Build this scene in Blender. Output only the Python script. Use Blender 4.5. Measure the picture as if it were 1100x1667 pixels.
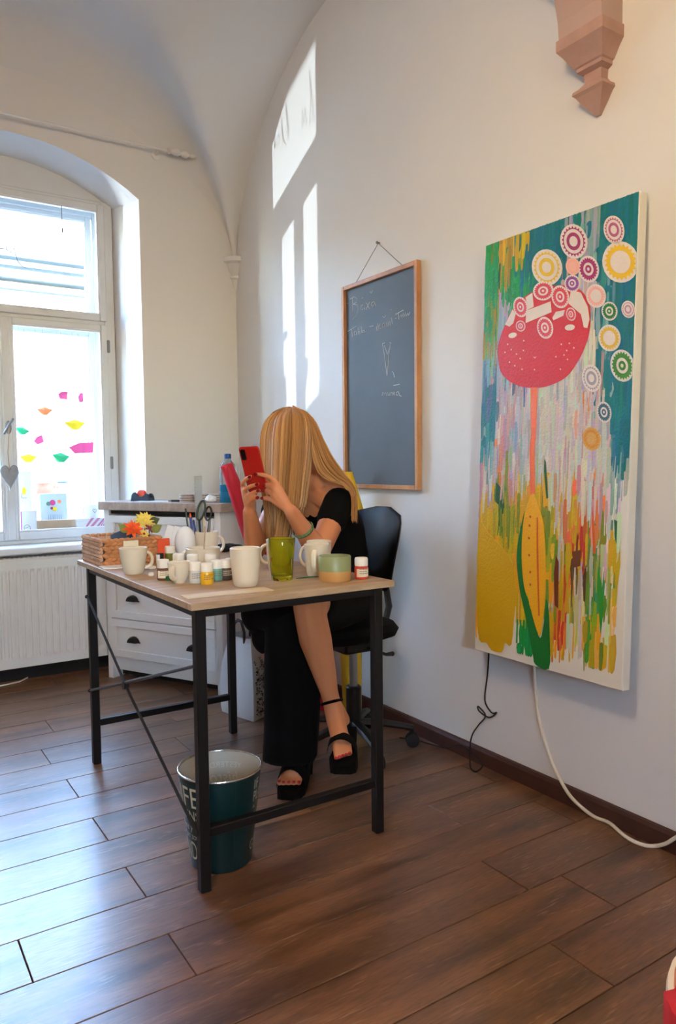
import bpy, math, random
from mathutils import Vector, Matrix, noise
import bmesh

random.seed(7)
for _o in list(bpy.data.objects):
    bpy.data.objects.remove(_o)
sc = bpy.context.scene
COL = sc.collection
PI = math.pi

# ------------------------------------------------------------------ camera
FPX = 1215.0
YAW, PIT, ROL = math.radians(33.05), math.radians(3.478), math.radians(-0.62)
CAMH = 1.08
def _cam(x, yv, z):
    y2 = yv*math.cos(PIT) - z*math.sin(PIT); z2 = yv*math.sin(PIT) + z*math.cos(PIT)
    return (x*math.cos(ROL) - y2*math.sin(ROL), x*math.sin(ROL) + y2*math.cos(ROL), z2)
_A = _cam(-math.sin(YAW), 0, math.cos(YAW)); _B = _cam(math.cos(YAW), 0, math.sin(YAW)); _Z = _cam(0, -1, 0)
C_RIGHT = Vector((_B[0], _A[0], _Z[0])); C_DOWN = Vector((_B[1], _A[1], _Z[1])); C_FWD = Vector((_B[2], _A[2], _Z[2]))
CAM0 = Vector((0, 0, CAMH))
cd = bpy.data.cameras.new('camera'); co = bpy.data.objects.new('camera', cd); COL.objects.link(co)
cd.sensor_fit = 'AUTO'; cd.sensor_width = 36.0; cd.lens = FPX/1667*36.0; cd.clip_start = 0.02
_R = Matrix((C_RIGHT, -C_DOWN, -C_FWD)).transposed()
co.matrix_world = Matrix.Translation(CAM0) @ _R.to_4x4()
sc.camera = co

# ------------------------------------------------------------------ world, light, exposure
wd = bpy.data.worlds.new('sky'); sc.world = wd; wd.use_nodes = True
_n = wd.node_tree.nodes; _bg = _n['Background']
_sky = _n.new('ShaderNodeTexSky'); _sky.sky_type = 'NISHITA'; _sky.sun_disc = False
_sky.sun_elevation = math.radians(48); _sky.sun_rotation = math.radians(200); _sky.air_density = 1.1; _sky.dust_density = 0.6
wd.node_tree.links.new(_sky.outputs[0], _bg.inputs[0]); _bg.inputs[1].default_value = 13.5
# sunlight thrown up into the room by bright things low in the street
sd = bpy.data.lights.new('sun', 'SUN'); so = bpy.data.objects.new('sun', sd); COL.objects.link(so)
sd.energy = 4.0; sd.angle = math.radians(0.35); sd.color = (0.92, 0.97, 1.0)
so.rotation_euler = Vector((1.2, -1.0, 0.5)).to_track_quat('-Z', 'Y').to_euler()
so.location = (-3, 8, 0)
LAMP_W = 70.0
LAMP_POS = (0.0, 0.72, 2.55)
sc.view_settings.view_transform = 'Standard'
sc.view_settings.look = 'None'
sc.view_settings.gamma = 1.0
sc.view_settings.use_curve_mapping = False
sc.view_settings.exposure = 0.0

# ------------------------------------------------------------------ pixel to place
def ray(px, py):
    return C_RIGHT*(px-550) + C_DOWN*(py-833.5) + C_FWD*FPX
def onz(px, py, z):
    d = ray(px, py); return CAM0 + d*((z-CAMH)/d.z)
def onx(px, py, x):
    d = ray(px, py); return CAM0 + d*(x/d.x)
def ony(px, py, y):
    d = ray(px, py); return CAM0 + d*(y/d.y)
def W(px, py, dep):
    return CAM0 + ray(px, py)*(dep/FPX)
def onplane(px, py, p0, n):
    d = ray(px, py); return CAM0 + d*((p0-CAM0).dot(n)/d.dot(n))

# ------------------------------------------------------------------ materials
def lin(c):
    return tuple(((v/255.0)/12.92 if v/255.0 <= .04045 else ((v/255.0+.055)/1.055)**2.4) for v in c)
MATS = {}
def mat(name, col, rough=0.5, metal=0.0, spec=0.5, var=0.0, vscale=8.0, bump=0.0, bscale=60.0, emit=None, estr=0, trans=0, ior=1.45, coat=0, sss=0, srgb=True, vcol=None):
    m = bpy.data.materials.new(name); m.use_nodes = True
    nt = m.node_tree; b = nt.nodes['Principled BSDF']
    c = lin(col) if srgb else col
    b.inputs['Base Color'].default_value = (*c, 1)
    b.inputs['Roughness'].default_value = rough; b.inputs['Metallic'].default_value = metal
    b.inputs['Specular IOR Level'].default_value = spec; b.inputs['IOR'].default_value = ior
    b.inputs['Transmission Weight'].default_value = trans; b.inputs['Coat Weight'].default_value = coat
    if sss:
        b.inputs['Subsurface Weight'].default_value = sss; b.inputs['Subsurface Radius'].default_value = (0.01, .004, .002)
    tc = None
    if var or bump:
        tc = nt.nodes.new('ShaderNodeTexCoord')
    if var:
        nz = nt.nodes.new('ShaderNodeTexNoise'); nz.inputs['Scale'].default_value = vscale; nz.inputs['Detail'].default_value = 5
        nt.links.new(tc.outputs['Object'], nz.inputs['Vector'])
        mr = nt.nodes.new('ShaderNodeMapRange'); mr.inputs[3].default_value = 1-var; mr.inputs[4].default_value = 1+var
        mr.inputs[1].default_value = .25; mr.inputs[2].default_value = .75
        nt.links.new(nz.outputs['Fac'], mr.inputs[0])
        mx = nt.nodes.new('ShaderNodeVectorMath'); mx.operation = 'SCALE'; mx.inputs[0].default_value = c
        nt.links.new(mr.outputs[0], mx.inputs['Scale']); nt.links.new(mx.outputs[0], b.inputs['Base Color'])
    if bump:
        nz = nt.nodes.new('ShaderNodeTexNoise'); nz.inputs['Scale'].default_value = bscale; nz.inputs['Detail'].default_value = 4
        nt.links.new(tc.outputs['Object'], nz.inputs['Vector'])
        bp = nt.nodes.new('ShaderNodeBump'); bp.inputs['Strength'].default_value = bump; bp.inputs['Distance'].default_value = .01
        nt.links.new(nz.outputs['Fac'], bp.inputs['Height']); nt.links.new(bp.outputs[0], b.inputs['Normal'])
    if vcol:
        at = nt.nodes.new('ShaderNodeAttribute'); at.attribute_name = vcol
        nt.links.new(at.outputs['Color'], b.inputs['Base Color'])
    if emit:
        b.inputs['Emission Color'].default_value = (*lin(emit), 1); b.inputs['Emission Strength'].default_value = estr
    MATS[name] = m
    return m
def wood(name, dark, light, scale=(1, 14, 14), rough=.45, axis='x', rand=.25, bumpy=.08):
    m = bpy.data.materials.new(name); m.use_nodes = True
    nt = m.node_tree; N = nt.nodes.new; L = nt.links.new; b = nt.nodes['Principled BSDF']
    tc = N('ShaderNodeTexCoord'); oi = N('ShaderNodeObjectInfo')
    mp = N('ShaderNodeMapping'); mp.inputs['Scale'].default_value = scale
    add = N('ShaderNodeVectorMath'); add.operation = 'ADD'
    cmb = N('ShaderNodeCombineXYZ'); mul = N('ShaderNodeMath'); mul.operation = 'MULTIPLY'; mul.inputs[1].default_value = 37.0
    L(oi.outputs['Random'], mul.inputs[0]); L(mul.outputs[0], cmb.inputs[0]); L(mul.outputs[0], cmb.inputs[1])
    L(tc.outputs['Object'], mp.inputs['Vector']); L(mp.outputs[0], add.inputs[0]); L(cmb.outputs[0], add.inputs[1])
    n1 = N('ShaderNodeTexNoise'); n1.inputs['Scale'].default_value = 1.6; n1.inputs['Detail'].default_value = 6; n1.inputs['Distortion'].default_value = 1.2
    n2 = N('ShaderNodeTexNoise'); n2.inputs['Scale'].default_value = 9; n2.inputs['Detail'].default_value = 8; n2.inputs['Roughness'].default_value = .7
    L(add.outputs[0], n1.inputs['Vector']); L(add.outputs[0], n2.inputs['Vector'])
    mx = N('ShaderNodeMath'); mx.operation = 'MULTIPLY_ADD'; mx.inputs[1].default_value = .55
    L(n1.outputs['Fac'], mx.inputs[0])
    m2 = N('ShaderNodeMath'); m2.operation = 'MULTIPLY'; m2.inputs[1].default_value = .45; L(n2.outputs['Fac'], m2.inputs[0]); L(m2.outputs[0], mx.inputs[2])
    cr = N('ShaderNodeValToRGB'); cr.color_ramp.elements[0].position = .32; cr.color_ramp.elements[1].position = .68
    cr.color_ramp.elements[0].color = (*lin(dark), 1); cr.color_ramp.elements[1].color = (*lin(light), 1)
    L(mx.outputs[0], cr.inputs[0])
    rr = N('ShaderNodeMapRange'); rr.inputs[3].default_value = 1-rand; rr.inputs[4].default_value = 1+rand; L(oi.outputs['Random'], rr.inputs[0])
    sm = N('ShaderNodeVectorMath'); sm.operation = 'SCALE'; L(cr.outputs[0], sm.inputs[0]); L(rr.outputs[0], sm.inputs['Scale'])
    L(sm.outputs[0], b.inputs['Base Color'])
    b.inputs['Roughness'].default_value = rough
    bp = N('ShaderNodeBump'); bp.inputs['Strength'].default_value = bumpy; bp.inputs['Distance'].default_value = .004
    L(n2.outputs['Fac'], bp.inputs['Height']); L(bp.outputs[0], b.inputs['Normal'])
    MATS[name] = m; return m
def plank_mat():
    m = bpy.data.materials.new('dark_oak_plank'); m.use_nodes = True
    nt = m.node_tree; N = nt.nodes.new; L = nt.links.new; b = nt.nodes['Principled BSDF']
    tc = N('ShaderNodeTexCoord'); oi = N('ShaderNodeObjectInfo')
    mul = N('ShaderNodeMath'); mul.operation = 'MULTIPLY'; mul.inputs[1].default_value = 53.0; L(oi.outputs['Random'], mul.inputs[0])
    cmb = N('ShaderNodeCombineXYZ'); L(mul.outputs[0], cmb.inputs[0]); L(mul.outputs[0], cmb.inputs[1])
    ad = N('ShaderNodeVectorMath'); ad.operation = 'ADD'; L(tc.outputs['Object'], ad.inputs[0]); L(cmb.outputs[0], ad.inputs[1])
    # broad tone
    mp = N('ShaderNodeMapping'); mp.inputs['Scale'].default_value = (1.3, 9, 1); L(ad.outputs[0], mp.inputs['Vector'])
    n1 = N('ShaderNodeTexNoise'); n1.inputs['Scale'].default_value = 1.5; n1.inputs['Detail'].default_value = 4; L(mp.outputs[0], n1.inputs['Vector'])
    # cathedral figure: stretched rings
    mp2 = N('ShaderNodeMapping'); mp2.inputs['Scale'].default_value = (.9, 7, 1); L(ad.outputs[0], mp2.inputs['Vector'])
    n2 = N('ShaderNodeTexNoise'); n2.inputs['Scale'].default_value = 1.1; n2.inputs['Detail'].default_value = 2; L(mp2.outputs[0], n2.inputs['Vector'])
    k = N('ShaderNodeMath'); k.operation = 'MULTIPLY'; k.inputs[1].default_value = 95; L(n2.outputs['Fac'], k.inputs[0])
    sn = N('ShaderNodeMath'); sn.operation = 'SINE'; L(k.outputs[0], sn.inputs[0])
    # fine pores
    mp3 = N('ShaderNodeMapping'); mp3.inputs['Scale'].default_value = (24, 190, 1); L(ad.outputs[0], mp3.inputs['Vector'])
    n3 = N('ShaderNodeTexNoise'); n3.inputs['Scale'].default_value = 1; n3.inputs['Detail'].default_value = 3; L(mp3.outputs[0], n3.inputs['Vector'])
    cr = N('ShaderNodeValToRGB'); e = cr.color_ramp.elements
    e[0].position = .3; e[0].color = (*lin((72, 45, 30)), 1); e[1].position = .72; e[1].color = (*lin((138, 94, 62)), 1)
    L(n1.outputs['Fac'], cr.inputs[0])
    # pale limed pores where the figure peaks
    r1 = N('ShaderNodeMapRange'); r1.inputs[1].default_value = .35; r1.inputs[2].default_value = .95; L(sn.outputs[0], r1.inputs[0])
    r2 = N('ShaderNodeMapRange'); r2.inputs[1].default_value = .46; r2.inputs[2].default_value = .68; L(n3.outputs['Fac'], r2.inputs[0])
    n4 = N('ShaderNodeTexNoise'); n4.inputs['Scale'].default_value = 2.2; L(mp.outputs[0], n4.inputs['Vector'])
    r4 = N('ShaderNodeMapRange'); r4.inputs[1].default_value = .44; r4.inputs[2].default_value = .62; L(n4.outputs['Fac'], r4.inputs[0])
    pm = N('ShaderNodeMath'); pm.operation = 'MULTIPLY'; L(r1.outputs[0], pm.inputs[0]); L(r2.outputs[0], pm.inputs[1])
    pm0 = N('ShaderNodeMath'); pm0.operation = 'MULTIPLY'; pm0.inputs[1].default_value = .6; L(r4.outputs[0], pm0.inputs[0])
    pm2 = N('ShaderNodeMath'); pm2.operation = 'MULTIPLY'; L(pm.outputs[0], pm2.inputs[0]); L(pm0.outputs[0], pm2.inputs[1])
    mix = N('ShaderNodeMix'); mix.data_type = 'RGBA'; mix.inputs['B'].default_value = (*lin((168, 136, 102)), 1)
    L(pm2.outputs[0], mix.inputs['Factor']); L(cr.outputs[0], mix.inputs['A'])
    # dark grain streaks
    r5 = N('ShaderNodeMapRange'); r5.inputs[1].default_value = .3; r5.inputs[2].default_value = .55; r5.inputs[3].default_value = .68; r5.inputs[4].default_value = 1.06
    L(n3.outputs['Fac'], r5.inputs[0])
    rr = N('ShaderNodeMapRange'); rr.inputs[3].default_value = .85; rr.inputs[4].default_value = 1.15; L(oi.outputs['Random'], rr.inputs[0])
    mm = N('ShaderNodeMath'); mm.operation = 'MULTIPLY'; L(r5.outputs[0], mm.inputs[0]); L(rr.outputs[0], mm.inputs[1])
    sm = N('ShaderNodeVectorMath'); sm.operation = 'SCALE'; L(mix.outputs['Result'], sm.inputs[0]); L(mm.outputs[0], sm.inputs['Scale'])
    L(sm.outputs[0], b.inputs['Base Color'])
    b.inputs['Roughness'].default_value = .32; b.inputs['Specular IOR Level'].default_value = .85; b.inputs['Coat Weight'].default_value = .2; b.inputs['Coat Roughness'].default_value = .3
    bp = N('ShaderNodeBump'); bp.inputs['Strength'].default_value = .10; bp.inputs['Distance'].default_value = .002
    L(n3.outputs['Fac'], bp.inputs['Height']); L(bp.outputs[0], b.inputs['Normal'])
    MATS['plank'] = m; return m
def glass_pane(name, tint=(1, 1, 1)):
    m = bpy.data.materials.new(name); m.use_nodes = True
    nt = m.node_tree; nt.nodes.remove(nt.nodes['Principled BSDF']); N = nt.nodes.new; L = nt.links.new
    tr = N('ShaderNodeBsdfTransparent'); tr.inputs[0].default_value = (*tint, 1)
    gl = N('ShaderNodeBsdfGlossy'); gl.inputs['Roughness'].default_value = .02
    lw = N('ShaderNodeLayerWeight'); lw.inputs[0].default_value = .5
    pw_ = N('ShaderNodeMath'); pw_.operation = 'POWER'; pw_.inputs[1].default_value = 4.0; L(lw.outputs['Facing'], pw_.inputs[0])
    fr = N('ShaderNodeMath'); fr.operation = 'MULTIPLY_ADD'; fr.inputs[1].default_value = .5; fr.inputs[2].default_value = .025; L(pw_.outputs[0], fr.inputs[0])
    mx = N('ShaderNodeMixShader'); L(fr.outputs[0], mx.inputs[0]); L(tr.outputs[0], mx.inputs[1]); L(gl.outputs[0], mx.inputs[2])
    L(mx.outputs[0], nt.nodes['Material Output'].inputs[0])
    MATS[name] = m; return m

mat('plaster', (225, 226, 226), .9, var=.035, vscale=1.3, bump=.10, bscale=9)
mat('vault_plaster', (221, 224, 226), .9, var=.03, vscale=1.1, bump=.06, bscale=7)
mat('pink_stone', (178, 143, 130), .85, var=.12, vscale=14, bump=.3, bscale=40)
mat('pink_arch', (184, 158, 148), .85, var=.05, vscale=6)
mat('white_paint', (228, 229, 228), .42, var=.02, vscale=6)
mat('window_paint', (215, 219, 221), .4, var=.03, vscale=10)
mat('sill_white', (232, 234, 236), .35)
mat('radiator_white', (226, 224, 218), .4)
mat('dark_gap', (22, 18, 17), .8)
mat('baseboard', (66, 38, 30), .45, var=.2, vscale=12)
mat('black_metal', (13, 13, 15), .45, spec=.4)
mat('rod_dark', (46, 47, 50), .4, metal=.5); mat('steel', (150, 152, 155), .3, metal=1)
mat('black_plastic', (12, 12, 13), .35)
mat('black_leather', (7, 7, 8), .45, spec=.14)
mat('black_fabric', (5, 5, 6), .9, spec=.2)
mat('rubber', (16, 16, 17), .6)
wood('table_oak', (150, 122, 92), (196, 166, 130), (1.2, 16, 6), .42, rand=0)
wood('counter_oak', (142, 120, 104), (186, 164, 146), (9, 1.2, 6), .45, rand=0)
wood('frame_pine', (160, 104, 58), (206, 150, 96), (4, 4, 1.2), .5, rand=.05)
wood('pale_strip', (196, 178, 148), (222, 206, 178), (2, 14, 4), .6, rand=0)
plank_mat()
mat('cabinet_white', (226, 226, 224), .45, var=.015, vscale=5)
mat('slate', (82, 90, 96), .6, var=.12, vscale=3.5)
mat('chalk', (196, 200, 202), .95)
mat('string', (140, 135, 128), .8)
mat('canvas', (228, 222, 208), .9, bump=.15, bscale=700)
mat('ceramic', (222, 209, 184), .3, coat=.25)
mat('ceramic_in', (214, 200, 176), .4)
mat('green_glaze', (142, 150, 104), .35)
mat('tan_clay', (200, 148, 84), .55)
mat('cap_white', (232, 226, 210), .45)
mat('jar_yellow', (224, 168, 30), .3); mat('jar_green', (36, 110, 76), .3); mat('jar_brown', (110, 66, 48), .35)
mat('jar_dark', (62, 44, 44), .3); mat('jar_red', (206, 66, 50), .35); mat('jar_olive', (104, 112, 28), .3); mat('jar_orange', (226, 130, 40), .3)
mat('jar_white', (205, 205, 196), .35); mat('jar_teal', (104, 150, 132), .3); mat('jar_black', (28, 26, 28), .35)
mat('label_cream', (232, 222, 190), .6); mat('ink', (40, 34, 34), .7)
mat('label_print', (112, 92, 70), .7)
mat('wicker', (186, 128, 80), .7, var=.25, vscale=30); mat('wicker_pale', (190, 152, 124), .7, var=.22, vscale=30)
mat('paper_white', (236, 236, 234), .8); mat('paper_blue', (196, 216, 234), .8); mat('kraft', (184, 154, 124), .8, var=.1, vscale=20)
mat('orange_card', (222, 84, 44), .7); mat('pink_stripe', (202, 116, 158), .7); mat('navy', (30, 40, 62), .6)
mat('red_paper', (196, 36, 58), .5, var=.05, vscale=5); mat('yellow_paper', (226, 184, 50), .6)
mat('phone_red', (166, 20, 14), .35, coat=.1); mat('phone_black', (14, 14, 16), .15)
mat('skin', (198, 127, 84), .5, var=.05, vscale=14, sss=.06); mat('nail', (120, 12, 26), .2, coat=.5); mat('toenail_red', (176, 40, 40), .3); mat('lips', (180, 80, 76), .4)
mat('eye_white', (230, 228, 222), .2); mat('iris', (60, 80, 90), .2)
mat('bracelet', (92, 118, 72), .6, var=.5, vscale=120)
mat('heart_grey', (150, 152, 156), .7, var=.1, vscale=20); mat('handle_grey', (130, 134, 138), .4)
mat('tape_blue', (44, 58, 74), .35); mat('tape_red', (222, 84, 62), .5)
mat('coaster', (150, 132, 120), .7, var=.2, vscale=60); mat('coaster_pale', (196, 186, 178), .7)
mat('bottle_blue', (36, 150, 202), .15, trans=.5); mat('bottle_cap', (22, 74, 148), .4); mat('bottle_clear', (225, 236, 240), .1, trans=.9, ior=1.3)
mat('ruler', (205, 215, 220), .15, trans=.55); mat('pen_blue', (34, 48, 120), .4); mat('pen_orange', (232, 100, 50), .4)
mat('brush_wood', (206, 170, 118), .5); mat('steel_dull', (110, 104, 98), .45, metal=.7)
mat('scissor_grip', (28, 32, 32), .4); mat('scissor_green', (120, 132, 110), .5)
mat('bag_white', (214, 214, 214), .4, bump=.2, bscale=25); mat('bag_handle', (40, 30, 28), .6)
mat('bin_green', (10, 48, 50), .35, metal=.3); mat('bin_inside', (176, 172, 160), .4); mat('bin_rim', (190, 188, 180), .25, metal=.9)
mat('bin_letter', (206, 204, 182), .6); mat('bin_ghost', (196, 193, 182), .5)
mat('cable_white', (220, 214, 200), .5); mat('cable_black', (20, 17, 16), .5)
mat('red_cloth', (190, 14, 18), .8, var=.1, vscale=8); mat('cream_edge', (226, 214, 188), .6); mat('tan_pad', (196, 122, 84), .7)
mat('facade_white', (236, 236, 232), .85, var=.03, vscale=1); mat('facade_grey', (120, 132, 138), .85); mat('facade_dark', (34, 40, 50), .6)
mat('boat_green', (20, 170, 110), .6); mat('boat_yellow', (240, 214, 30), .6); mat('boat_pink', (206, 66, 130), .6); mat('boat_orange', (250, 140, 84), .6)
mat('fl_orange', (232, 88, 30), .7, var=.2, vscale=60); mat('fl_yellow', (232, 206, 96), .7, var=.15, vscale=60); mat('fl_purple', (150, 60, 78), .7, var=.2, vscale=60)
mat('leaf', (128, 136, 58), .6, var=.2, vscale=40); mat('leaf_dark', (74, 80, 44), .6)
mat('cloth_black', (18, 18, 22), .9)
mat('lamp_shade', (240, 225, 200), .6); mat('bulb', (255, 235, 210), .5, emit=(255, 217, 172), estr=LAMP_W)
mat('cap_outdoor', (238, 240, 240), .8); mat('visor_blue', (70, 140, 190), .7)
mat('glass_letter', (150, 152, 168), .6)
glass_pane('pane', (.97, .985, .985))
mat('rod_white', (226, 226, 224), .4)
mat('socket_white', (225, 222, 216), .4)
gm = mat('green_glass', (214, 218, 62), .04, trans=.95, ior=1.35)
hair_m = mat('hair', (206, 150, 84), .38, spec=.5, vcol='tint')
paint_m = mat('brush_paint', (200, 200, 200), .45, vcol='tint', bump=.25, bscale=140)

# ------------------------------------------------------------------ mesh building
class MB:
    def __init__(s):
        s.v = []; s.f = []; s.c = []
    def add(s, vs, fs, col=None):
        o = len(s.v); s.v += [tuple(v) for v in vs]
        s.f += [tuple(i+o for i in f) for f in fs]
        if col is not None: s.c += [col]*len(fs)
        return s
    def box(s, x0, x1, y0, y1, z0, z1, M=None, col=None):
        vs = [Vector((x, y, z)) for x in (x0, x1) for y in (y0, y1) for z in (z0, z1)]
        if M is not None: vs = [M @ v for v in vs]
        return s.add(vs, [(0, 1, 3, 2), (4, 6, 7, 5), (0, 4, 5, 1), (2, 3, 7, 6), (0, 2, 6, 4), (1, 5, 7, 3)], col)
    def cbox(s, x0, x1, y0, y1, z0, z1, b=.003, M=None):
        # box with chamfered vertical and horizontal edges
        vs = []; fs = []
        for z, i in ((z0, b), (z0+b, 0), (z1-b, 0), (z1, b)):
            x0_, x1_, y0_, y1_ = x0+i, x1-i, y0+i, y1-i
            for (x, y) in ((x0_+b, y0_), (x1_-b, y0_), (x1_, y0_+b), (x1_, y1_-b), (x1_-b, y1_), (x0_+b, y1_), (x0_, y1_-b), (x0_, y0_+b)):
                vs.append(Vector((x, y, z)))
        if M is not None: vs = [M @ v for v in vs]
        for k in range(3):
            for j in range(8):
                fs.append((k*8+j, k*8+(j+1) % 8, k*8+8+(j+1) % 8, k*8+8+j))
        fs.append(tuple(range(7, -1, -1))); fs.append(tuple(range(24, 32)))
        return s.add(vs, fs)
    def loft(s, rings, cap=True, close=True, col=None):
        n = len(rings[0]); vs = [p for r in rings for p in r]; fs = []
        for k in range(len(rings)-1):
            for j in range(n if close else n-1):
                fs.append((k*n+j, k*n+(j+1) % n, (k+1)*n+(j+1) % n, (k+1)*n+j))
        if cap and close:
            fs.append(tuple(range(n-1, -1, -1))); fs.append(tuple(range((len(rings)-1)*n, len(rings)*n)))
        return s.add(vs, fs, col)
    def lathe(s, prof, n=24, M=None, cap=True):
        rings = []
        for r, z in prof:
            ring = [Vector((max(r, 1e-5)*math.cos(2*PI*j/n), max(r, 1e-5)*math.sin(2*PI*j/n), z)) for j in range(n)]
            if M is not None: ring = [M @ v for v in ring]
            rings.append(ring)
        return s.loft(rings, cap)
    def cyl(s, p, q, r, r2=None, n=12):
        return s.tube([p, q], [r, r if r2 is None else r2], n)
    def tube(s, pts, rad, n=8, cap=True, flat=1.0, up=None, round_ends=False, col=None):
        pts = [Vector(p) for p in pts]
        if not isinstance(rad, (list, tuple)): rad = [rad]*len(pts)
        rad = list(rad)
        if round_ends:
            d0 = (pts[0]-pts[1]).normalized(); d1 = (pts[-1]-pts[-2]).normalized()
            pre = [(pts[0]+d0*rad[0]*k, rad[0]*math.sqrt(max(0, 1-k*k))) for k in (.98, .8, .45)]
            post = [(pts[-1]+d1*rad[-1]*k, rad[-1]*math.sqrt(max(0, 1-k*k))) for k in (.45, .8, .98)]
            pts = [a for a, _ in pre]+pts+[a for a, _ in post]
            rad = [b for _, b in pre]+rad+[b for _, b in post]
        rings = []; u = None
        for i, p in enumerate(pts):
            t = (pts[min(i+1, len(pts)-1)]-pts[max(i-1, 0)])
            t = t.normalized() if t.length > 1e-9 else Vector((0, 0, 1))
            if u is None:
                a = Vector(up) if up is not None else (Vector((0, 0, 1)) if abs(t.z) < .9 else Vector((1, 0, 0)))
            else: a = u
            w = t.cross(a)
            if w.length < 1e-6: w = t.cross(Vector((.3, .7, .2)))
            w.normalize(); u = w.cross(t).normalized()
            rings.append([p + (w*math.cos(2*PI*j/n) + u*math.sin(2*PI*j/n)*flat)*rad[i] for j in range(n)])
        return s.loft(rings, cap, col=col)
    def prism(s, poly, off):
        # poly: list of 3d points (planar), off: extrusion vector
        off = Vector(off); n = len(poly); vs = [Vector(p) for p in poly]+[Vector(p)+off for p in poly]
        fs = [tuple(range(n-1, -1, -1)), tuple(range(n, 2*n))]+[(j, (j+1) % n, n+(j+1) % n, n+j) for j in range(n)]
        return s.add(vs, fs)
    def ball(s, c, r, n=10, m=7, sc=(1, 1, 1), M=None):
        c = Vector(c); rings = []
        for k in range(m+1):
            a = -PI/2+PI*k/m; rr = max(math.cos(a), 1e-4)
            ring = [Vector((rr*math.cos(2*PI*j/n)*sc[0]*r, rr*math.sin(2*PI*j/n)*sc[1]*r, math.sin(a)*sc[2]*r)) for j in range(n)]
            if M is not None: ring = [M @ v for v in ring]
            rings.append([c+v for v in ring])
        return s.loft(rings)
    def mesh(s, name, smooth=True):
        me = bpy.data.meshes.new(name); me.from_pydata(s.v, [], s.f); me.update()
        bm = bmesh.new(); bm.from_mesh(me); bmesh.ops.recalc_face_normals(bm, faces=bm.faces); bm.to_mesh(me); bm.free()
        if s.c and len(s.c) == len(s.f):
            at = me.color_attributes.new('tint', 'FLOAT_COLOR', 'CORNER')
            i = 0
            for p, c in zip(me.polygons, s.c):
                for li in p.loop_indices: at.data[li].color = (*c, 1)
        if smooth:
            me.polygons.foreach_set('use_smooth', [True]*len(me.polygons))
            try: me.set_sharp_from_angle(angle=math.radians(38))
            except Exception: pass
        return me
def obj(name, mb, m, parent=None, smooth=True, loc=None, rz=None):
    me = mb.mesh(name, smooth) if isinstance(mb, MB) else mb
    o = bpy.data.objects.new(name, me); COL.objects.link(o)
    mm = MATS[m] if isinstance(m, str) else m
    if mm and not me.materials: me.materials.append(mm)
    if parent is not None: o.parent = parent
    if loc is not None: o.location = loc
    if rz is not None: o.rotation_euler = (0, 0, rz)
    return o
def tag(o, label, cat, group=None):
    o['label'] = label; o['category'] = cat
    if group: o['group'] = group
    return o
def empty(name, loc=(0, 0, 0), rz=0, label=None, cat=None, group=None):
    o = bpy.data.objects.new(name, None); COL.objects.link(o); o.location = loc; o.rotation_euler = (0, 0, rz); o.empty_display_size = .05
    if label: tag(o, label, cat, group)
    return o
def struct(name, mb, m, parent=None, smooth=False):
    o = obj(name, mb, m, parent, smooth)
    if parent is None: o['kind'] = 'structure'
    return o
def plabel(o, l):
    o['label'] = l; return o

# ------------------------------------------------------------------ the room
XW, YL = 1.875, 3.92          # right wall, window wall
XL, YB = -2.9, -2.3           # unseen far sides
YP = 4.13                     # back of the window niche
ZS, RISE = 2.12, 1.07
def archx(X):
    c = .675 if X > -.525 else -1.725
    u = min(1, abs(X-c)/1.2); return ZS+RISE*math.sqrt(max(0, 1-u*u))
def archy(Y):
    k = round((2.70-Y)/2.44); c = 2.70-2.44*k
    u = min(1, abs(Y-c)/1.22); return ZS+RISE*math.sqrt(max(0, 1-u*u))
def smax(a, b, k=.05):
    h = max(k-abs(a-b), 0)/k; return max(a, b)+h*h*k*.25-k*.25*0
# floor slab and planks
mb = MB(); mb.box(XL-.2, XW+.2, YB-.2, 4.5, -.2, -.012); floor = struct('floor', mb, 'dark_gap')
PW = .172; row = -22; nplank = 0
ENDS = {0: .573, 1: .277, 2: .58, 3: -.05, 4: .583, 5: .15, 6: .585, 7: 1.046, 8: .571, 9: -.1, -1: 1.399, -2: .3, -3: 1.279}
y = 1.453-PW*22
while y < 4.12:
    k = round((y-1.453)/PW)
    e = ENDS.get(k, random.uniform(0, 1.2))
    xs = [XL]; x = e
    while x > XL+.25: x -= 1.22
    x += 1.22
    while x < XW-.05:
        xs.append(x); x += 1.22
    xs.append(XW-.004)
    for a, b in zip(xs[:-1], xs[1:]):
        y1 = min(y+PW, 4.125)
        if b > XW-.2 and y1 > YL: pass
        g = .0011; L = b-a; mb = MB()
        mb.cbox(-L/2+g, L/2-g, -(y1-y)/2+g, (y1-y)/2-g, -.012, 0, .0012)
        o = obj('plank', mb, 'plank', floor, smooth=False, loc=((a+b)/2, (y+y1)/2, 0))
    y += PW
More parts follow.
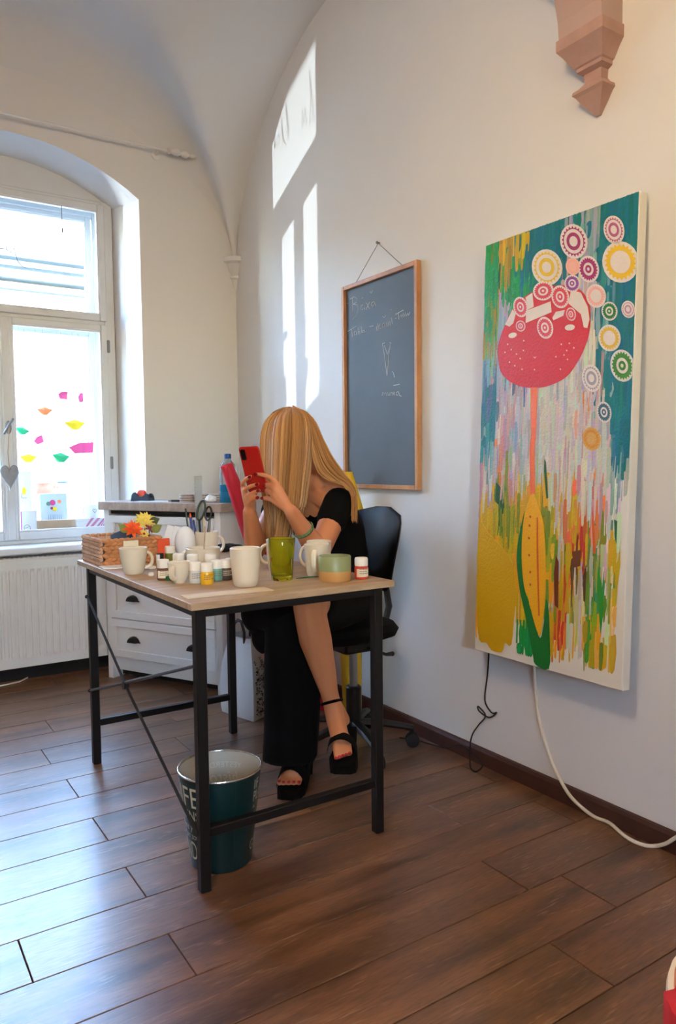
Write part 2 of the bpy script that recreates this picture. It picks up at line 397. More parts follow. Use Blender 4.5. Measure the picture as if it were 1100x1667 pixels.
# vault (heightfield of crossing barrels)
mb = MB(); NX, NY = 110, 130; vs = []; fs = []
yt0, yt1 = YB-.1, YL
for j in range(NY+1):
    for i in range(NX+1):
        s_ = i/NX; X = XL+(XW-XL)*s_
        t_ = j/NY; Y = yt0+(yt1-yt0)*t_
        vs.append((X, Y, 0))
def sp(a, b, cuts, n):
    # spacing that is dense next to the springing lines
    out = []
    for p, q in zip(cuts[:-1], cuts[1:]):
        for k in range(n): out.append((p+q)/2-(q-p)/2*math.cos(PI*k/n))
    out.append(cuts[-1]); return out
gx = sp(XL, XW, [-2.925, -.525, XW], 80); gy = sp(YB, YL, [-3.40, -.96, 1.48, YL], 80)
gx = [min(max(x, XL-.05), XW+.05) for x in gx]; gy = [v for v in gy if v > YB-.2]
vs = []
for Y in gy:
    for X in gx:
        ax_, ay_ = archx(X), archy(Y); z_ = smax(ax_, ay_, .02)
        z_ -= .075*math.exp(-((ax_-ay_)/.17)**2)*min(1, max(0, (z_-2.14)/.25))
        rf = .20*min(1, max(0, (z_-2.35)/.6)); d_ = YL-Y
        if rf > .01 and d_ < rf: z_ -= rf-math.sqrt(max(0, rf*rf-(rf-d_)**2))
        vs.append((X, Y, z_))
n = len(gx)
for j in range(len(gy)-1):
    for i in range(n-1): fs.append((j*n+i, j*n+i+1, (j+1)*n+i+1, (j+1)*n+i))
# thickness above
nv = len(vs); vs += [(a, b, 3.6) for a, b, c in vs[:n]] + [(a, b, 3.6) for a, b, c in vs[-n:]]
mb.add(vs[:nv], fs)
ceil = struct('ceiling', mb, 'vault_plaster', smooth=True)
if 'sharp_edge' in ceil.data.attributes: ceil.data.attributes.remove(ceil.data.attributes['sharp_edge'])
mb = MB(); mb.box(XL-.3, XW+.3, YB-.3, 4.6, 3.35, 3.5); struct('ceiling_slab', mb, 'plaster')
# right wall (with a slightly bowed plaster), left and back walls
mb = MB(); mb.box(XW, XW+.3, YB-.2, YL+.62, -.2, 3.5); wall_r = struct('wall_right', mb, 'plaster')
mb = MB(); mb.box(XL-.3, XL, YB-.2, YL+.62, -.2, 3.5); struct('wall_left', mb, 'plaster')
BX_0, BX_1, BZ_0, BZ_1 = -1.10, -.50, 1.15, 2.25
mb = MB(); mb.box(XL-.3, BX_0, YB-.3, YB, -.2, 3.5); mb.box(BX_1, XW+.3, YB-.3, YB, -.2, 3.5); mb.box(BX_0, BX_1, YB-.3, YB, BZ_1, 3.5); mb.box(BX_0, BX_1, YB-.3, YB, -.2, BZ_0); struct('wall_back', mb, 'plaster')
w2 = empty('window_fill', (BX_0, YB-.12, BZ_0)); w2['kind'] = 'structure'  # unseen window added behind the camera to let in fill daylight
wW, wH = BX_1-BX_0, BZ_1-BZ_0
for k in range(3):
    x = wW*k/2; obj('mullion', MB().cbox(x-.03, x+.03, -.03, .03, 0, wH, .004), 'window_paint', w2, smooth=False)
for z in (.03, wH*.72, wH-.03): obj('rail', MB().cbox(.03, wW-.03, -.028, .028, z-.03, z+.03, .004), 'window_paint', w2, smooth=False)
for k in range(2):
    for z0_, z1_ in ((.06, wH*.72-.03), (wH*.72+.03, wH-.06)): obj('pane', MB().box(wW*k/2+.03, wW*(k+1)/2-.03, 0, .004, z0_, z1_), 'pane', w2, smooth=False)
# window wall with arched niche (profile in XZ extruded along Y with splay)
WC = .69                      # window centre
NI, NO = .635, .575           # half widths of the niche at the room face and at the sash
ZSPR, AR = 2.49, .205         # springing and rise of its arch
YS = 4.19                     # inner sash plane
def arch_pts(hw, zsp, rise, n=18):
    R = (hw*hw+rise*rise)/(2*rise); zc = zsp+rise-R; a0 = math.asin(hw/R)
    return [(WC+R*math.sin(a), zc+R*math.cos(a)) for a in [a0-2*a0*k/n for k in range(n+1)]]
ai = arch_pts(NI, ZSPR, AR); ao = arch_pts(NO, ZSPR+.02, AR-.03)
mb = MB()
# face of the wall around the opening: right pier, left pier, spandrel
mb.box(WC+NI, XW+.02, YL, YL+.001, -.05, 3.45); mb.box(XL, WC-NI, YL, YL+.001, -.05, 3.45)
top = 3.45
vs = [Vector((x, YL, z)) for x, z in ai]+[Vector((x, YL, top)) for x, z in ai]
k = len(ai); mb.add(vs, [(i, i+1, k+i+1, k+i) for i in range(k-1)])
# reveal: side cheeks and soffit
ring_i = [Vector((WC+NI, YL, -.02))]+[Vector((x, YL, z)) for x, z in ai]+[Vector((WC-NI, YL, -.02))]
ring_o = [Vector((WC+NO, YS+.02, -.02))]+[Vector((x, YS+.02, z)) for x, z in ao]+[Vector((WC-NO, YS+.02, -.02))]
ring_x = [Vector((v.x, 4.5, v.z)) for v in ring_o]
mb.loft([ring_i, ring_o, ring_x], cap=False, close=False)
# solid bulk behind, so that no light leaks
mb.box(WC+NI+.002, XW+.3, YL+.004, 4.5, -.2, 3.45); mb.box(XL-.3, WC-NI-.002, YL+.004, 4.5, -.2, 3.45); mb.box(WC-NI-.1, WC+NI+.1, YL+.02, 4.5, ZSPR+AR+.03, 3.45)
wall_w = struct('wall_window', mb, 'plaster', smooth=False)
mb = MB()
mb.box(WC-NO-.02, WC+NO+.02, YP, 4.5, -.2, .66); struct('wall_parapet', mb, 'plaster')
# dark recess line behind the radiator
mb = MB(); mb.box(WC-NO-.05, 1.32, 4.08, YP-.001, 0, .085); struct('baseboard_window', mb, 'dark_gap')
# baseboard on the right wall: three lengths
bbp = []
bb = None
for a, b in ((YB, .35), (.352, 2.55), (2.552, YL-.002)):
    mb = MB(); prof = [(XW-.0005, 0), (XW-.016, 0), (XW-.016, .048), (XW-.011, .058), (XW-.0005, .06)]
    mb.prism([(x, a, z) for x, z in prof], (0, b-a, 0))
    o = obj('baseboard_right' if bb is None else 'board', mb, 'baseboard', bb, smooth=False)
    if bb is None: bb = o; bb['kind'] = 'structure'
# pale plaster patch and transverse pink arch with its bracket
YA0, YA1 = 1.385, 1.535
def arch_band(name, xc):
    mb = MB(); ring = []
    for k in range(33):
        a = PI*k/32
        x = xc+(1.2-.088+.0)*math.cos(a); z = 2.30+.62*math.sin(a)
        x2 = xc+(1.2+.02)*math.cos(a); z2 = 2.30+(RISE+.02)*math.sin(a)
        ring.append([Vector((x, YA0, z)), Vector((x, YA1, z)), Vector((x2, YA1, z2)), Vector((x2, YA0, z2))])
    mb.loft(ring)
    return struct(name, mb, 'pink_arch', smooth=False)
arch_band('trim_1', .675); arch_band('trim_2', -1.725)
def bracket(name, xw, sx, zt=2.315):
    lev = [(zt, .079, .092), (zt-.002, .081, .096), (zt-.036, .081, .096), (zt-.055, .068, .080), (zt-.088, .050, .056), (zt-.091, .044, .050), (zt-.102, .044, .050), (zt-.110, .030, .034),
           (zt-.135, .028, .032), (zt-.152, .040, .046), (zt-.160, .052, .056), (zt-.170, .054, .058), (zt-.178, .046, .050), (zt-.182, .044, .048), (zt-.205, .030, .034), (zt-.238, .008, .010)]
    mb = MB(); ym = (YA0+YA1)/2
    lev = [(zt+(z-zt)*.93, w, p) for z, w, p in lev]
    mb.loft([[Vector((xw, ym-w, z)), Vector((xw-sx*p, ym-w, z)), Vector((xw-sx*p, ym+w, z)), Vector((xw, ym+w, z))] for z, w, p in lev])
    return struct(name, mb, 'pink_stone', smooth=False)
bracket('trim_3', XW+.002, 1)
mb = MB(); mb.cbox(-.525-.1, -.525+.1, YA0-.02, YA1+.02, 0, 2.32, .01); struct('trim_4', mb, 'pink_arch')
# small corner corbel under the vault spring
mb = MB(); cx_, cy_ = XW-.012, YL-.012
lev = [(2.26, .062), (2.235, .066), (2.225, .05), (2.20, .045), (2.165, .03), (2.158, .036), (2.148, .036), (2.142, .028), (2.10, .018), (2.05, .004)]
mb.loft([[Vector((cx_+.01, cy_+.01, z))]+[Vector((cx_+.02-r*1.25*math.sin(a), cy_+.02-r*1.25*math.cos(a), z)) for a in [PI/2*q/8 for q in range(9)]] for z, r in lev])
struct('trim_5', mb, 'vault_plaster', smooth=True)

# ------------------------------------------------------------------ window
win = empty('window_1'); win['kind'] = 'structure'; win.location = (WC, YS, .7)
def wbox(name, x0, x1, y0, y1, z0, z1, m='window_paint', parent=win, b=.004):
    mb = MB(); mb.cbox(x0-WC, x1-WC, y0-YS, y1-YS, z0-.7, z1-.7, b)
    return obj(name, mb, m, parent, smooth=False)
ZT0, ZT1 = 1.845, 1.915       # transom rails
FX0, FX1 = WC-.572, WC+.572   # casing
GX0, GX1 = WC-.515, WC+.515   # clear opening
ZG = 2.505                    # top of upper glass
def frame_set(y0, y1, tag_):
    wbox('frame_stile', FX0, GX0, y0, y1, .69, ZG+.03); wbox('frame_stile', GX1, FX1, y0, y1, .69, ZG+.03)
    wbox('frame_head', GX0, GX1, y0, y1, ZG, ZG+.03)
    wbox('frame_bottom', GX0, GX1, y0, y1, .69, .712)
    wbox('transom', GX0, GX1, y0, y1, 1.868, 1.892)
frame_set(YS, YS+.05, 'in')
# arched board above the casing
mb = MB(); aa = [(x, z) for x, z in arch_pts(NO+.01, ZSPR+.03, AR-.035)]
mb.prism([Vector((x-WC, 0.012, z-.7)) for x, z in aa], (0, .04, 0)); obj('arch_board', mb, 'window_paint', win, smooth=False)
def sash(name, x0, x1, z0, z1, y0, y1, w=.035, wb=.045):
    s = wbox(name, x0, x0+w, y0, y1, z0, z1)
    wbox('sash_stile', x1-w, x1, y0, y1, z0, z1, parent=s); wbox('sash_rail', x0+w, x1-w, y0, y1, z1-w, z1, parent=s); wbox('sash_rail', x0+w, x1-w, y0, y1, z0, z0+wb, parent=s)
    # thin glazing bead
    for (a, b, c, d) in ((x0+w, x0+w+.006, z0+wb, z1-w), (x1-w-.006, x1-w, z0+wb, z1-w), (x0+w+.006, x1-w-.006, z1-w-.006, z1-w), (x0+w+.006, x1-w-.006, z0+wb, z0+wb+.006)):
        wbox('glazing_bead', a, b, y0+.004, y1-.004, c, d, 'sill_white', s, .001)
    wbox('pane', x0+w, x1-w, (y0+y1)/2, (y0+y1)/2+.003, z0+wb, z1-w, 'pane', s, .0005)
    return s
sash('upper_sash', GX0-.012, GX1+.012, 1.89, ZG+.012, YS-.012, YS+.02, .038, .036)
sash('lower_sash', WC+.001, GX1+.012, .712, 1.87, YS-.012, YS+.02, .036, .046)
sash('lower_sash', GX0-.012, WC-.001, .712, 1.87, YS-.012, YS+.02, .036, .046)
wbox('meeting_bead', WC-.022, WC+.022, YS-.022, YS-.012, .715, 1.868)
for z in (1.72, 1.08): wbox('hinge', GX1+.006, GX1+.022, YS-.02, YS-.008, z, z+.07, 'handle_grey')
# outer casement
YO = 4.38
frame_set(YO, YO+.05, 'out')
sash('upper_sash', GX0+.005, GX1-.005, 1.89, ZG+.005, YO+.008, YO+.04, .03, .03)
sash('lower_sash', WC+.001, GX1-.005, .70, 1.87, YO+.008, YO+.04, .03, .03)
sash('lower_sash', GX0+.005, WC-.001, .70, 1.87, YO+.008, YO+.04, .03, .03)
# lining between the two casements
wbox('lining', FX0-.012, FX0, YS+.05, YO, .69, ZG+.04); wbox('lining', FX1, FX1+.012, YS+.05, YO, .69, ZG+.04)
wbox('lining', FX0, FX1, YS+.05, YO, ZG+.03, ZG+.045); wbox('lining_shelf', FX0, FX1, YS+.03, YO+.06, .66, .69, 'sill_white')
# weather filler above the casing, to the outside of the wall
wbox('head_filler', WC-.66, WC+.66, YO, YO+.06, ZG+.03, 2.76)
# handle and stay
mb = MB(); mb.cyl((0, -.045, .56), (-.012, -.05, .66), .006); mb.cyl((0, -.014, .60), (0, -.045, .60), .007); mb.ball((0, -.012, .60), .02, sc=(1, .4, 1.6))
o = obj('handle', MB().tube([(-.028, -.05, .565), (-.012, -.05, .59), (.002, -.046, .615), (.022, -.044, .645)], .0065, 8), 'handle_grey', win)
o = obj('handle_plate', MB().ball((0, -.024, .60), .022, sc=(.7, .4, 1.6)), 'handle_grey', win)
p = ony(100, 335, YS-.02); p2 = ony(100, 378, YS-.02)
mb = MB(); mb.tube([(p.x-WC, p.y-YS, p.z-.7), (p2.x-WC+.004, p.y-YS, p2.z-.68)], .0025, 6); mb.ball((p2.x-WC+.005, p.y-YS, p2.z-.69), .008, sc=(.7, .7, 2)); obj('cord_pull', mb, 'steel', win)
# sill
mb = MB(); mb.cbox(WC-NI+.012, 1.302, 3.985, YS+.02, .655, .69, .006); struct('sill_1', mb, 'sill_white')
win_sill = bpy.data.objects['sill_1']; win_sill.name = 'trim_6'
# handwritten letters painted on the outer glass
def stroke_mb(strokes, r, n=5, flat=.5, up=None):
    mb = MB()
    for s in strokes: mb.tube(s, r, n, flat=flat, up=up)
    return mb
LG = YO+.018
def lp(px, py): p = ony(px, py, LG); return (p.x-WC, p.y-YS, p.z-.7)
ls = [[lp(x, y) for x, y in [(-60, 430), (-52, 385), (-48, 375), (-52, 400), (-55, 432), (-46, 440), (-36, 425)]],
      [lp(x, y) for x, y in [(-36, 425), (-30, 390), (-26, 372), (-30, 395), (-33, 428), (-22, 436)]],
      [lp(x, y) for x, y in [(-10, 408), (-18, 408), (-22, 418), (-16, 424), (-8, 414), (-7, 428)]],
      [lp(x, y) for x, y in [(-6, 404), (8, 405), (20, 412), (11, 406), (10, 398), (14, 392), (20, 396), (24, 410), (28, 424), (36, 434), (44, 436)]],
      [lp(29.5, 404), lp(31, 407)], [lp(-160, 470), lp(-150, 400), lp(-146, 380), lp(-150, 420), lp(-140, 468)], [lp(-130, 455), lp(-125, 425), lp(-120, 450), lp(-114, 420), lp(-110, 448)]]
mb = MB()
for s in ls: mb.tube(s, .003, 5, flat=.3, up=(0, 1, 0))
plabel(obj('window_lettering', mb, 'glass_letter', win), 'loopy handwritten letters painted on the upper glass')

# ------------------------------------------------------------------ outside
fac = empty('facade', (0, 9.0, 0), label='bright white house front across the street seen through the window', cat='building')
def fbox(name, x0, x1, y0, y1, z0, z1, m='facade_white'):
    mb = MB(); mb.box(x0, x1, y0-9, y1-9, z0, z1); return obj(name, mb, m, fac, smooth=False)
def fz(px, py): p = ony(px, py, 9.0); return p.x, p.z
ztop = fz(60, 418)[1]
fbox('wall', -7, 8, 9.0, 9.4, .05, ztop-.05)
for i, (py, h, d) in enumerate(((419, .10, .30), (434, .06, .16), (452, .08, .22), (470, .05, .10), (484, .05, .12))):
    z = fz(60, py)[1]; fbox('cornice_band', -7, 8, 9-d, 9.0, z-h, z, 'facade_grey')
# door surround, shop panels and a dark passage
x0 = fz(138, 700)[0]; x1 = fz(160, 700)[0]
fbox('passage', x0, x1+.5, 8.93, 9.0, .1, fz(145, 640)[1], 'facade_dark')
fbox('pilaster', fz(116, 700)[0], x0, 8.9, 9.0, .05, fz(120, 630)[1], 'facade_grey')
for py in (634, 690, 748): z = fz(60, py)[1]; fbox('panel_line', -5, fz(116, py)[0], 8.97, 9.0, z-.02, z+.01, 'facade_grey')
a = fz(42, 642); b = fz(108, 690); mb = MB(); mb.tube([(a[0], -.06, a[1]), (b[0], -.06, b[1])], .022, 6); obj('awning_arm', mb, 'facade_grey', fac)
# passer-by outside: head in a white cap above pale clothes
def W2(px, py, yy): return ony(px, py, yy)
c = W2(72, 790, 6.6)
mb = MB(); mb.ball(c, .10, sc=(.95, .8, 1.15)); mb.tube([c+Vector((-.03, 0, -.08)), c+Vector((-.06, 0, -.22))], [.05, .06], 10)
mb.tube([c+Vector((-.06, 0, -.2)), c+Vector((-.08, 0, -.35)), c+Vector((-.08, 0, -.8)), c+Vector((-.08, 0, -1.5))], [.08, .19, .17, .14], 12, round_ends=True)
mb.tube([c+Vector((.09, -.05, -.01)), c+Vector((.105, -.05, -.02))], [.015, .012], 8)
mat('face_outdoor', (150, 66, 54), .6); mat('visor_dark', (16, 60, 104), .7); pas = tag(obj('person', mb, 'face_outdoor'), 'person in a white cap passing outside behind the cards on the sill', 'person')
mb = MB(); mb.lathe([(.112, 0), (.112, .04), (.09, .09), (.05, .115), (0, .12)], 16, Matrix.Translation(c+Vector((0, 0, .02)))); obj('cap', mb, 'cap_outdoor', pas)
mb = MB(); mb.ball(c+Vector((.13, 0, .025)), .08, sc=(1, .9, .16)); obj('visor', mb, 'visor_dark', pas)
mb = MB(); mb.tube([c+Vector((-.06, 0, -.2)), c+Vector((-.08, 0, -.34)), c+Vector((-.08, 0, -.8)), c+Vector((-.08, 0, -1.0))], [.10, .21, .19, .19], 14); obj('shirt', mb, 'cap_outdoor', pas)

# ------------------------------------------------------------------ things in the window
def boat(name, px, py, wpx, m, label, rot=0, tilt=0, kind=0, yy=4.31, asp=.34):
    c = ony(px, py, yy); w = wpx/1215*(c-CAM0).dot(C_FWD)
    h = w*asp
    M = Matrix.Translation(c) @ Matrix.Rotation(rot, 4, 'Z') @ Matrix.Rotation(tilt, 4, 'Y')
    mb = MB()
    if kind == 0:   # folded boat: pointed hull with a centre fold
        P = [(-w/2, 0, h*.5), (-w*.08, -.012, h*.42), (w/2, 0, h*.5), (w*.12, -.014, -h*.5), (-w*.12, -.014, -h*.5), (-w*.08, .012, h*.42), (w*.12, .014, -h*.5), (-w*.12, .014, -h*.5), (0, 0, h*.95)]
        F = [(0, 4, 1), (1, 4, 3), (1, 3, 2), (0, 5, 7), (5, 6, 7), (5, 2, 6), (0, 7, 4), (4, 7, 6, 3), (3, 6, 2), (0, 1, 8), (1, 2, 8), (2, 5, 8), (5, 0, 8)]
        mb.add([M @ Vector(v) for v in P], F)
    else:           # fold seen broadside
        P = [(-w/2, 0, h*.1), (-w*.25, -.006, -h*.5), (w*.45, -.006, -h*.4), (w/2, 0, h*.6), (-w*.05, 0, h*.55), (-w*.25, .006, -h*.5), (w*.45, .006, -h*.4)]
        mb.add([M @ Vector(v) for v in P], [(0, 1, 2, 3, 4), (0, 4, 3, 6, 5), (0, 5, 1), (1, 5, 6, 2), (2, 6, 3)])
    o = tag(obj(name, mb, m, smooth=False), label, 'paper boat', 'paper boats hung in the window')
    top = c+Vector((0, 0, h*.4)); mb = MB(); mb.tube([top, Vector((top.x, top.y, 1.84))], .0006, 4); obj('thread', mb, 'string', o)
    return o
boat('paper_boat', 102, 644, 17, 'boat_pink', 'small pink paper boat, topmost of the hanging boats', .3, .1, 1, asp=.75, yy=4.335)
boat('paper_boat', 73, 671, 26, 'boat_orange', 'orange folded paper boat hanging in the window', yy=4.275)
boat('paper_boat', 122, 694, 34, 'boat_yellow', 'large yellow paper boat hanging above the pink one by the frame', yy=4.275)
boat('paper_boat', 36, 703, 25, 'boat_green', 'green paper boat hanging beside the window handle', .2, .25, yy=4.275)
boat('paper_boat', 63, 717, 16, 'boat_pink', 'small pink paper boat hanging between a green and an orange boat', -.4, -.3, 1, asp=.75, yy=4.325)
boat('paper_boat', 132, 730, 40, 'boat_pink', 'long pink paper boat hanging next to the window frame', 0, 0, 1, asp=.42, yy=4.318)
boat('paper_boat', 46, 748, 28, 'boat_yellow', 'small yellow paper boat hanging above the tall white card', yy=4.325)
boat('paper_boat', 99, 747, 32, 'boat_green', 'green paper boat hanging above the calendar card', .3, .1)
boat('paper_boat', 131, 648, 9, 'boat_pink', 'narrow pink paper boat seen edge-on by the window frame', .2, 0, 1, asp=1.6, yy=4.352)
# grey heart on a string from the handle
hc = ony(15.5, 772, YS-.035)
hp = []
for k in range(40):
    t = 2*PI*k/40; x = 16*math.sin(t)**3; z = 13*math.cos(t)-5*math.cos(2*t)-2*math.cos(3*t)-math.cos(4*t)
    z = z*1.0 if z > -2 else -2+(z+2)*1.35
    hp.append((x*.0029, z*.0040))
rings = []
for off, sc_ in ((-.012, .35), (-.011, .7), (-.006, .94), (0, 1), (.006, .94), (.011, .7), (.012, .35)):
    rings.append([Vector((hc.x+x*sc_, hc.y+off, hc.z+z*sc_)) for x, z in hp])
mb = MB(); mb.loft(rings); heart = tag(obj('heart_ornament', mb, 'heart_grey'), 'grey wooden heart hanging by a string from the window handle', 'ornament')
mb = MB(); mb.tube([(hc.x, hc.y, hc.z+.03), (hc.x-.004, hc.y, hc.z+.11), (WC+.0, YS-.05, 1.30)], .0022, 5); obj('string', mb, 'kraft', heart)

ZSILL = .692
YC = 4.285                      # ledge between the two casements
def card_from_px(name, px0, px1, py0, py1, m, yy, th, label, cat, lean=.0, parent=None):
    a = ony(px0, py1, yy); b = ony(px1, py0, yy); w = b.x-a.x; h = max(.02, ony((px0+px1)/2, py0, yy).z-ZSILL)
    mb = MB(); mb.cbox(-w/2, w/2, -th/2, th/2, 0, h, .002)
    o = obj(name, mb, m, parent, smooth=False, loc=(a.x+w/2, yy, ZSILL)); o.rotation_euler = (-lean, 0, 0)
    return tag(o, label, cat), w, h
def deco(parent, name, m, pts, r=.002, y=-.001):
    mb = MB()
    for s in pts: mb.tube([(x, y, z) for x, z in s], r, 5, flat=.35, up=(0, 1, 0))
    return obj(name, mb, m, parent)
def blob(parent, name, m, x, z, r, y, sx=1, sz=1):
    mb = MB(); mb.ball((x, y, z), r, 10, 6, sc=(sx, .12, sz)); return obj(name, mb, m, parent)
o, w, h = card_from_px('card', 29, 50, 767, 862, 'paper_white', 4.30, .006, 'tall narrow white card with a small yellow drawing on the window ledge', 'card')
blob(o, 'drawing', 'boat_yellow', 0, h*.72, .013, -.004, .8, 1.6); deco(o, 'drawing_line', 'ink', [[(-.012, h*.62), (.012, h*.62)], [(-.012, h*.62), (-.010, h*.70)]], .0012, -.004)
deco(o, 'signature', 'ink', [[(-.015, h*.42), (-.005, h*.44), (.004, h*.41), (.016, h*.43)]], .0014, -.004); deco(o, 'logo', 'ink', [[(-.012, h*.2), (.012, h*.2), (.012, h*.22), (-.012, h*.22), (-.012, h*.2)]], .0014, -.004)
o, w, h = card_from_px('box', 33, 59, 831, 862, 'paper_white', 4.262, .03, 'small white box with a round stamp in front of the tall card', 'box')
deco(o, 'stamp', 'ink', [[(-.01+.016*math.cos(t*PI/8), h*.45+.018*math.sin(t*PI/8)) for t in range(17)], [(-.02, h*.45), (0, h*.5)]], .0009, -.016)
deco(o, 'ribbon', 'pink_stripe', [[(-w/2+.004, .004), (-w/2+.004, h-.004)]], .004, -.015)
o, w, h = card_from_px('card', 67, 110, 803, 845, 'paper_blue', 4.315, .006, 'pale blue card with a flower drawing standing behind the kraft parcel', 'card', .1)
for x, z, r, m in ((-.028, .78, .012, 'jar_teal'), (-.006, .8, .016, 'boat_pink'), (.004, .66, .012, 'boat_yellow'), (.03, .82, .010, 'boat_orange'), (-.012, .68, .008, 'fl_purple')):
    blob(o, 'flower_drawing', m, x, h*z, r, -.004)
for k in range(7): deco(o, 'pen_stroke', 'visor_blue', [[(-.03+.011*k, h*.38), (-.03+.011*k, h*.54)]], .0011, -.004)
deco(o, 'ruled_line', 'visor_blue', [[(-.04, h*.33), (.04, h*.33)]], .0011, -.004)
deco(o, 'signature', 'ink', [[(-.02, h*.2), (-.012, h*.26), (-.004, h*.2), (.004, h*.23), (.02, h*.21)]], .0013, -.004)
o, w, h = card_from_px('parcel', 60, 121, 846, 862, 'kraft', 4.265, .045, 'flat parcel in brown kraft paper lying on the window ledge', 'parcel')
o, w, h = card_from_px('gift_box', 123, 170, 843, 862, 'paper_white', 4.275, .06, 'white gift box with pink diagonal stripes under the heart mug', 'box')
for k in range(-1, 4):
    x = -w/2+.036*k+.01
    poly = [(x, 0), (x+.018, 0), (x+.018+h*.9, h), (x+h*.9, h)]
    poly = [(min(max(a_, -w/2+.001), w/2-.001), b_) for a_, b_ in poly]
    mb = MB(); mb.prism([(a_, -.0312, b_+.0) for a_, b_ in poly], (0, .0009, 0)); obj('stripe', mb, 'pink_stripe', o, smooth=False)
gb = o; gh = h

# ------------------------------------------------------------------ mugs
def mug(name, loc, r0, r1, h, hang, label, cat='mug', group=None, m='ceramic', handle=True, prof=None, hsize=1.0, wall=.0045, hr=.0055):
    t = empty(name, loc, 0, label, cat, group)
    P = prof or [(r0*.86, 0), (r0, .006), (r0+(r1-r0)*.35, h*.25), (r0+(r1-r0)*.75, h*.6), (r1, h-.002)]
    outer = P+[(P[-1][0]-wall*.5, h)]
    inner = [(P[-1][0]-wall, h-.002)]+[(max(r-wall, .004), max(z, .008)) for r, z in reversed(P[1:-1])]+[(.001, .008)]
    mb = MB(); mb.lathe(outer+inner, 28); obj('body', mb, m, t)
    if handle:
        pts = []
        zc = h*.52; R = h*.30*hsize
        rr = r0+(r1-r0)*.75
        for k in range(11):
            a = PI*.5-PI*k/10
            pts.append((rr-.004+R*.85*math.cos(a)+ (0 if k not in (0, 10) else -.003), 0, zc+R*math.sin(a)))
        mb = MB(); mb.tube(pts, hr, 8, flat=1.5, up=(0, 1, 0)); o = obj('handle', mb, m, t, rz=hang)
    return t
TZ = .75
def tpos(px, py): p = onz(px, py, TZ); return (p.x, p.y, TZ+.0005)

# heart mug on the gift box
gm_ = mug('mug', (gb.location.x+.012, gb.location.y, ZSILL+gh+.001), .032, .036, .075, PI, 'white mug with a small outlined heart on the striped gift box', m='paper_white')
bd = gm_.children[0]; deco(gm_, 'heart_drawing', 'ink', [[(.006, .028), (-.006, .044), (.0, .05), (.006, .044), (.012, .05), (.018, .044), (.006, .028)]], .0012, -.0365)
deco(gm_, 'handle_hearts', 'boat_pink', [[(-.048, .056), (-.052, .062), (-.048, .064), (-.044, .062), (-.048, .056)]], .0014, -.006)

# ------------------------------------------------------------------ radiator
rad = empty('radiator', (.58, 4.04, .08), label='white ribbed panel radiator under the window sill', cat='radiator')
RX0, RX1 = -.47, .535; RH = .545; RY = -.035
mb = MB(); pts_t = []
ribs = int((RX1-RX0)/.0335)
prof = []
x = RX0
prof.append((RX0, 0))
step = (RX1-RX0-.04)/ribs
for k in range(ribs):
    a = RX0+.02+k*step
    prof += [(a, 0), (a+step*.30, 0), (a+step*.42, .007), (a+step*.88, .007)]
prof.append((RX1, 0))
rows = [(0.0, 0), (.045, 0), (.06, 1), (RH-.06, 1), (RH-.045, 0), (RH, 0)]
rings = [[Vector((x, RY+d*k, z)) for x, d in prof] for z, k in rows]
mb.loft(rings, cap=False, close=False)
mb.box(RX0, RX1, RY+.008, RY+.045, .002, RH-.002)
obj('front_panel', mb, 'radiator_white', rad, smooth=False)
mb = MB(); mb.cbox(RX0-.002, RX1+.002, RY-.002, .06, RH, RH+.012, .003); gr_ = obj('top_grille', mb, 'radiator_white', rad, smooth=False)
for k in range(44):
    mb = MB(); x = RX0+.02+k*(RX1-RX0-.04)/43; mb.box(x-.004, x+.004, RY+.004, .05, RH+.0125, RH+.0155); obj('slat', mb, 'sill_white', gr_, smooth=False)
mb = MB(); mb.cbox(RX1, RX1+.004, RY, .055, 0, RH+.006, .001); obj('side_cover', mb, 'radiator_white', rad, smooth=False)
mb = MB(); mb.tube([(RX1-.05, .02, .01), (RX1-.05, .02, -.08)], .008, 8); obj('pipe', mb, 'radiator_white', rad)
mb = MB(); mb.tube([(-.45, .02, .01), (-.45, .02, -.08)], .008, 8); obj('pipe', mb, 'radiator_white', rad)
p = onz(0, 1115, .003); q = onz(40, 1108, .003); 
mb = MB(); mb.tube([(p.x-.3, p.y-.02, .004), (p.x, p.y-.02, .004), (p.x+.09, p.y+.0, .004), (p.x+.14, p.y+.05, .006)], .004, 6); tag(obj('cable', mb, 'cable_white'), 'short white cable on the floor below the radiator', 'cable')

# ------------------------------------------------------------------ curtain rod
RYW = YL-.07
a = ony(-200, 128.6, RYW); b = ony(272, 245.0, RYW)
zr = (a.z+b.z)/2
rod = empty('curtain_rod', (b.x, RYW, b.z), label='thin white curtain rod with a twisted finial above the window', cat='curtain rod')
mb = MB(); mb.tube([(2*WC-b.x-b.x, 0, 0), (0, 0, 0)], .006, 10); obj('rod', mb, 'rod_white', rod)
for sx, x0 in ((1, 0), (-1, 2*WC-2*b.x)):
    mb = MB(); prof = [(.004, 0), (.016, .006), (.016, .014), (.009, .02), (.018, .045), (.017, .06), (.008, .072), (.017, .09), (.018, .105), (.008, .12), (.014, .135), (.012, .15), (.001, .162)]
    mb.lathe(prof, 12, Matrix.Translation((x0, 0, 0)) @ Matrix.Rotation(sx*PI/2, 4, 'Y')); obj('finial', mb, 'rod_white', rod)
    mb = MB(); mb.tube([(x0-sx*.04, 0, 0), (x0-sx*.04, .068, -.01)], .007, 8); mb.lathe([(.022, 0), (.022, .006), (.012, .01)], 12, Matrix.Translation((x0-sx*.04, .068, -.012)) @ Matrix.Rotation(PI/2, 4, 'X')); obj('bracket', mb, 'rod_white', rod)

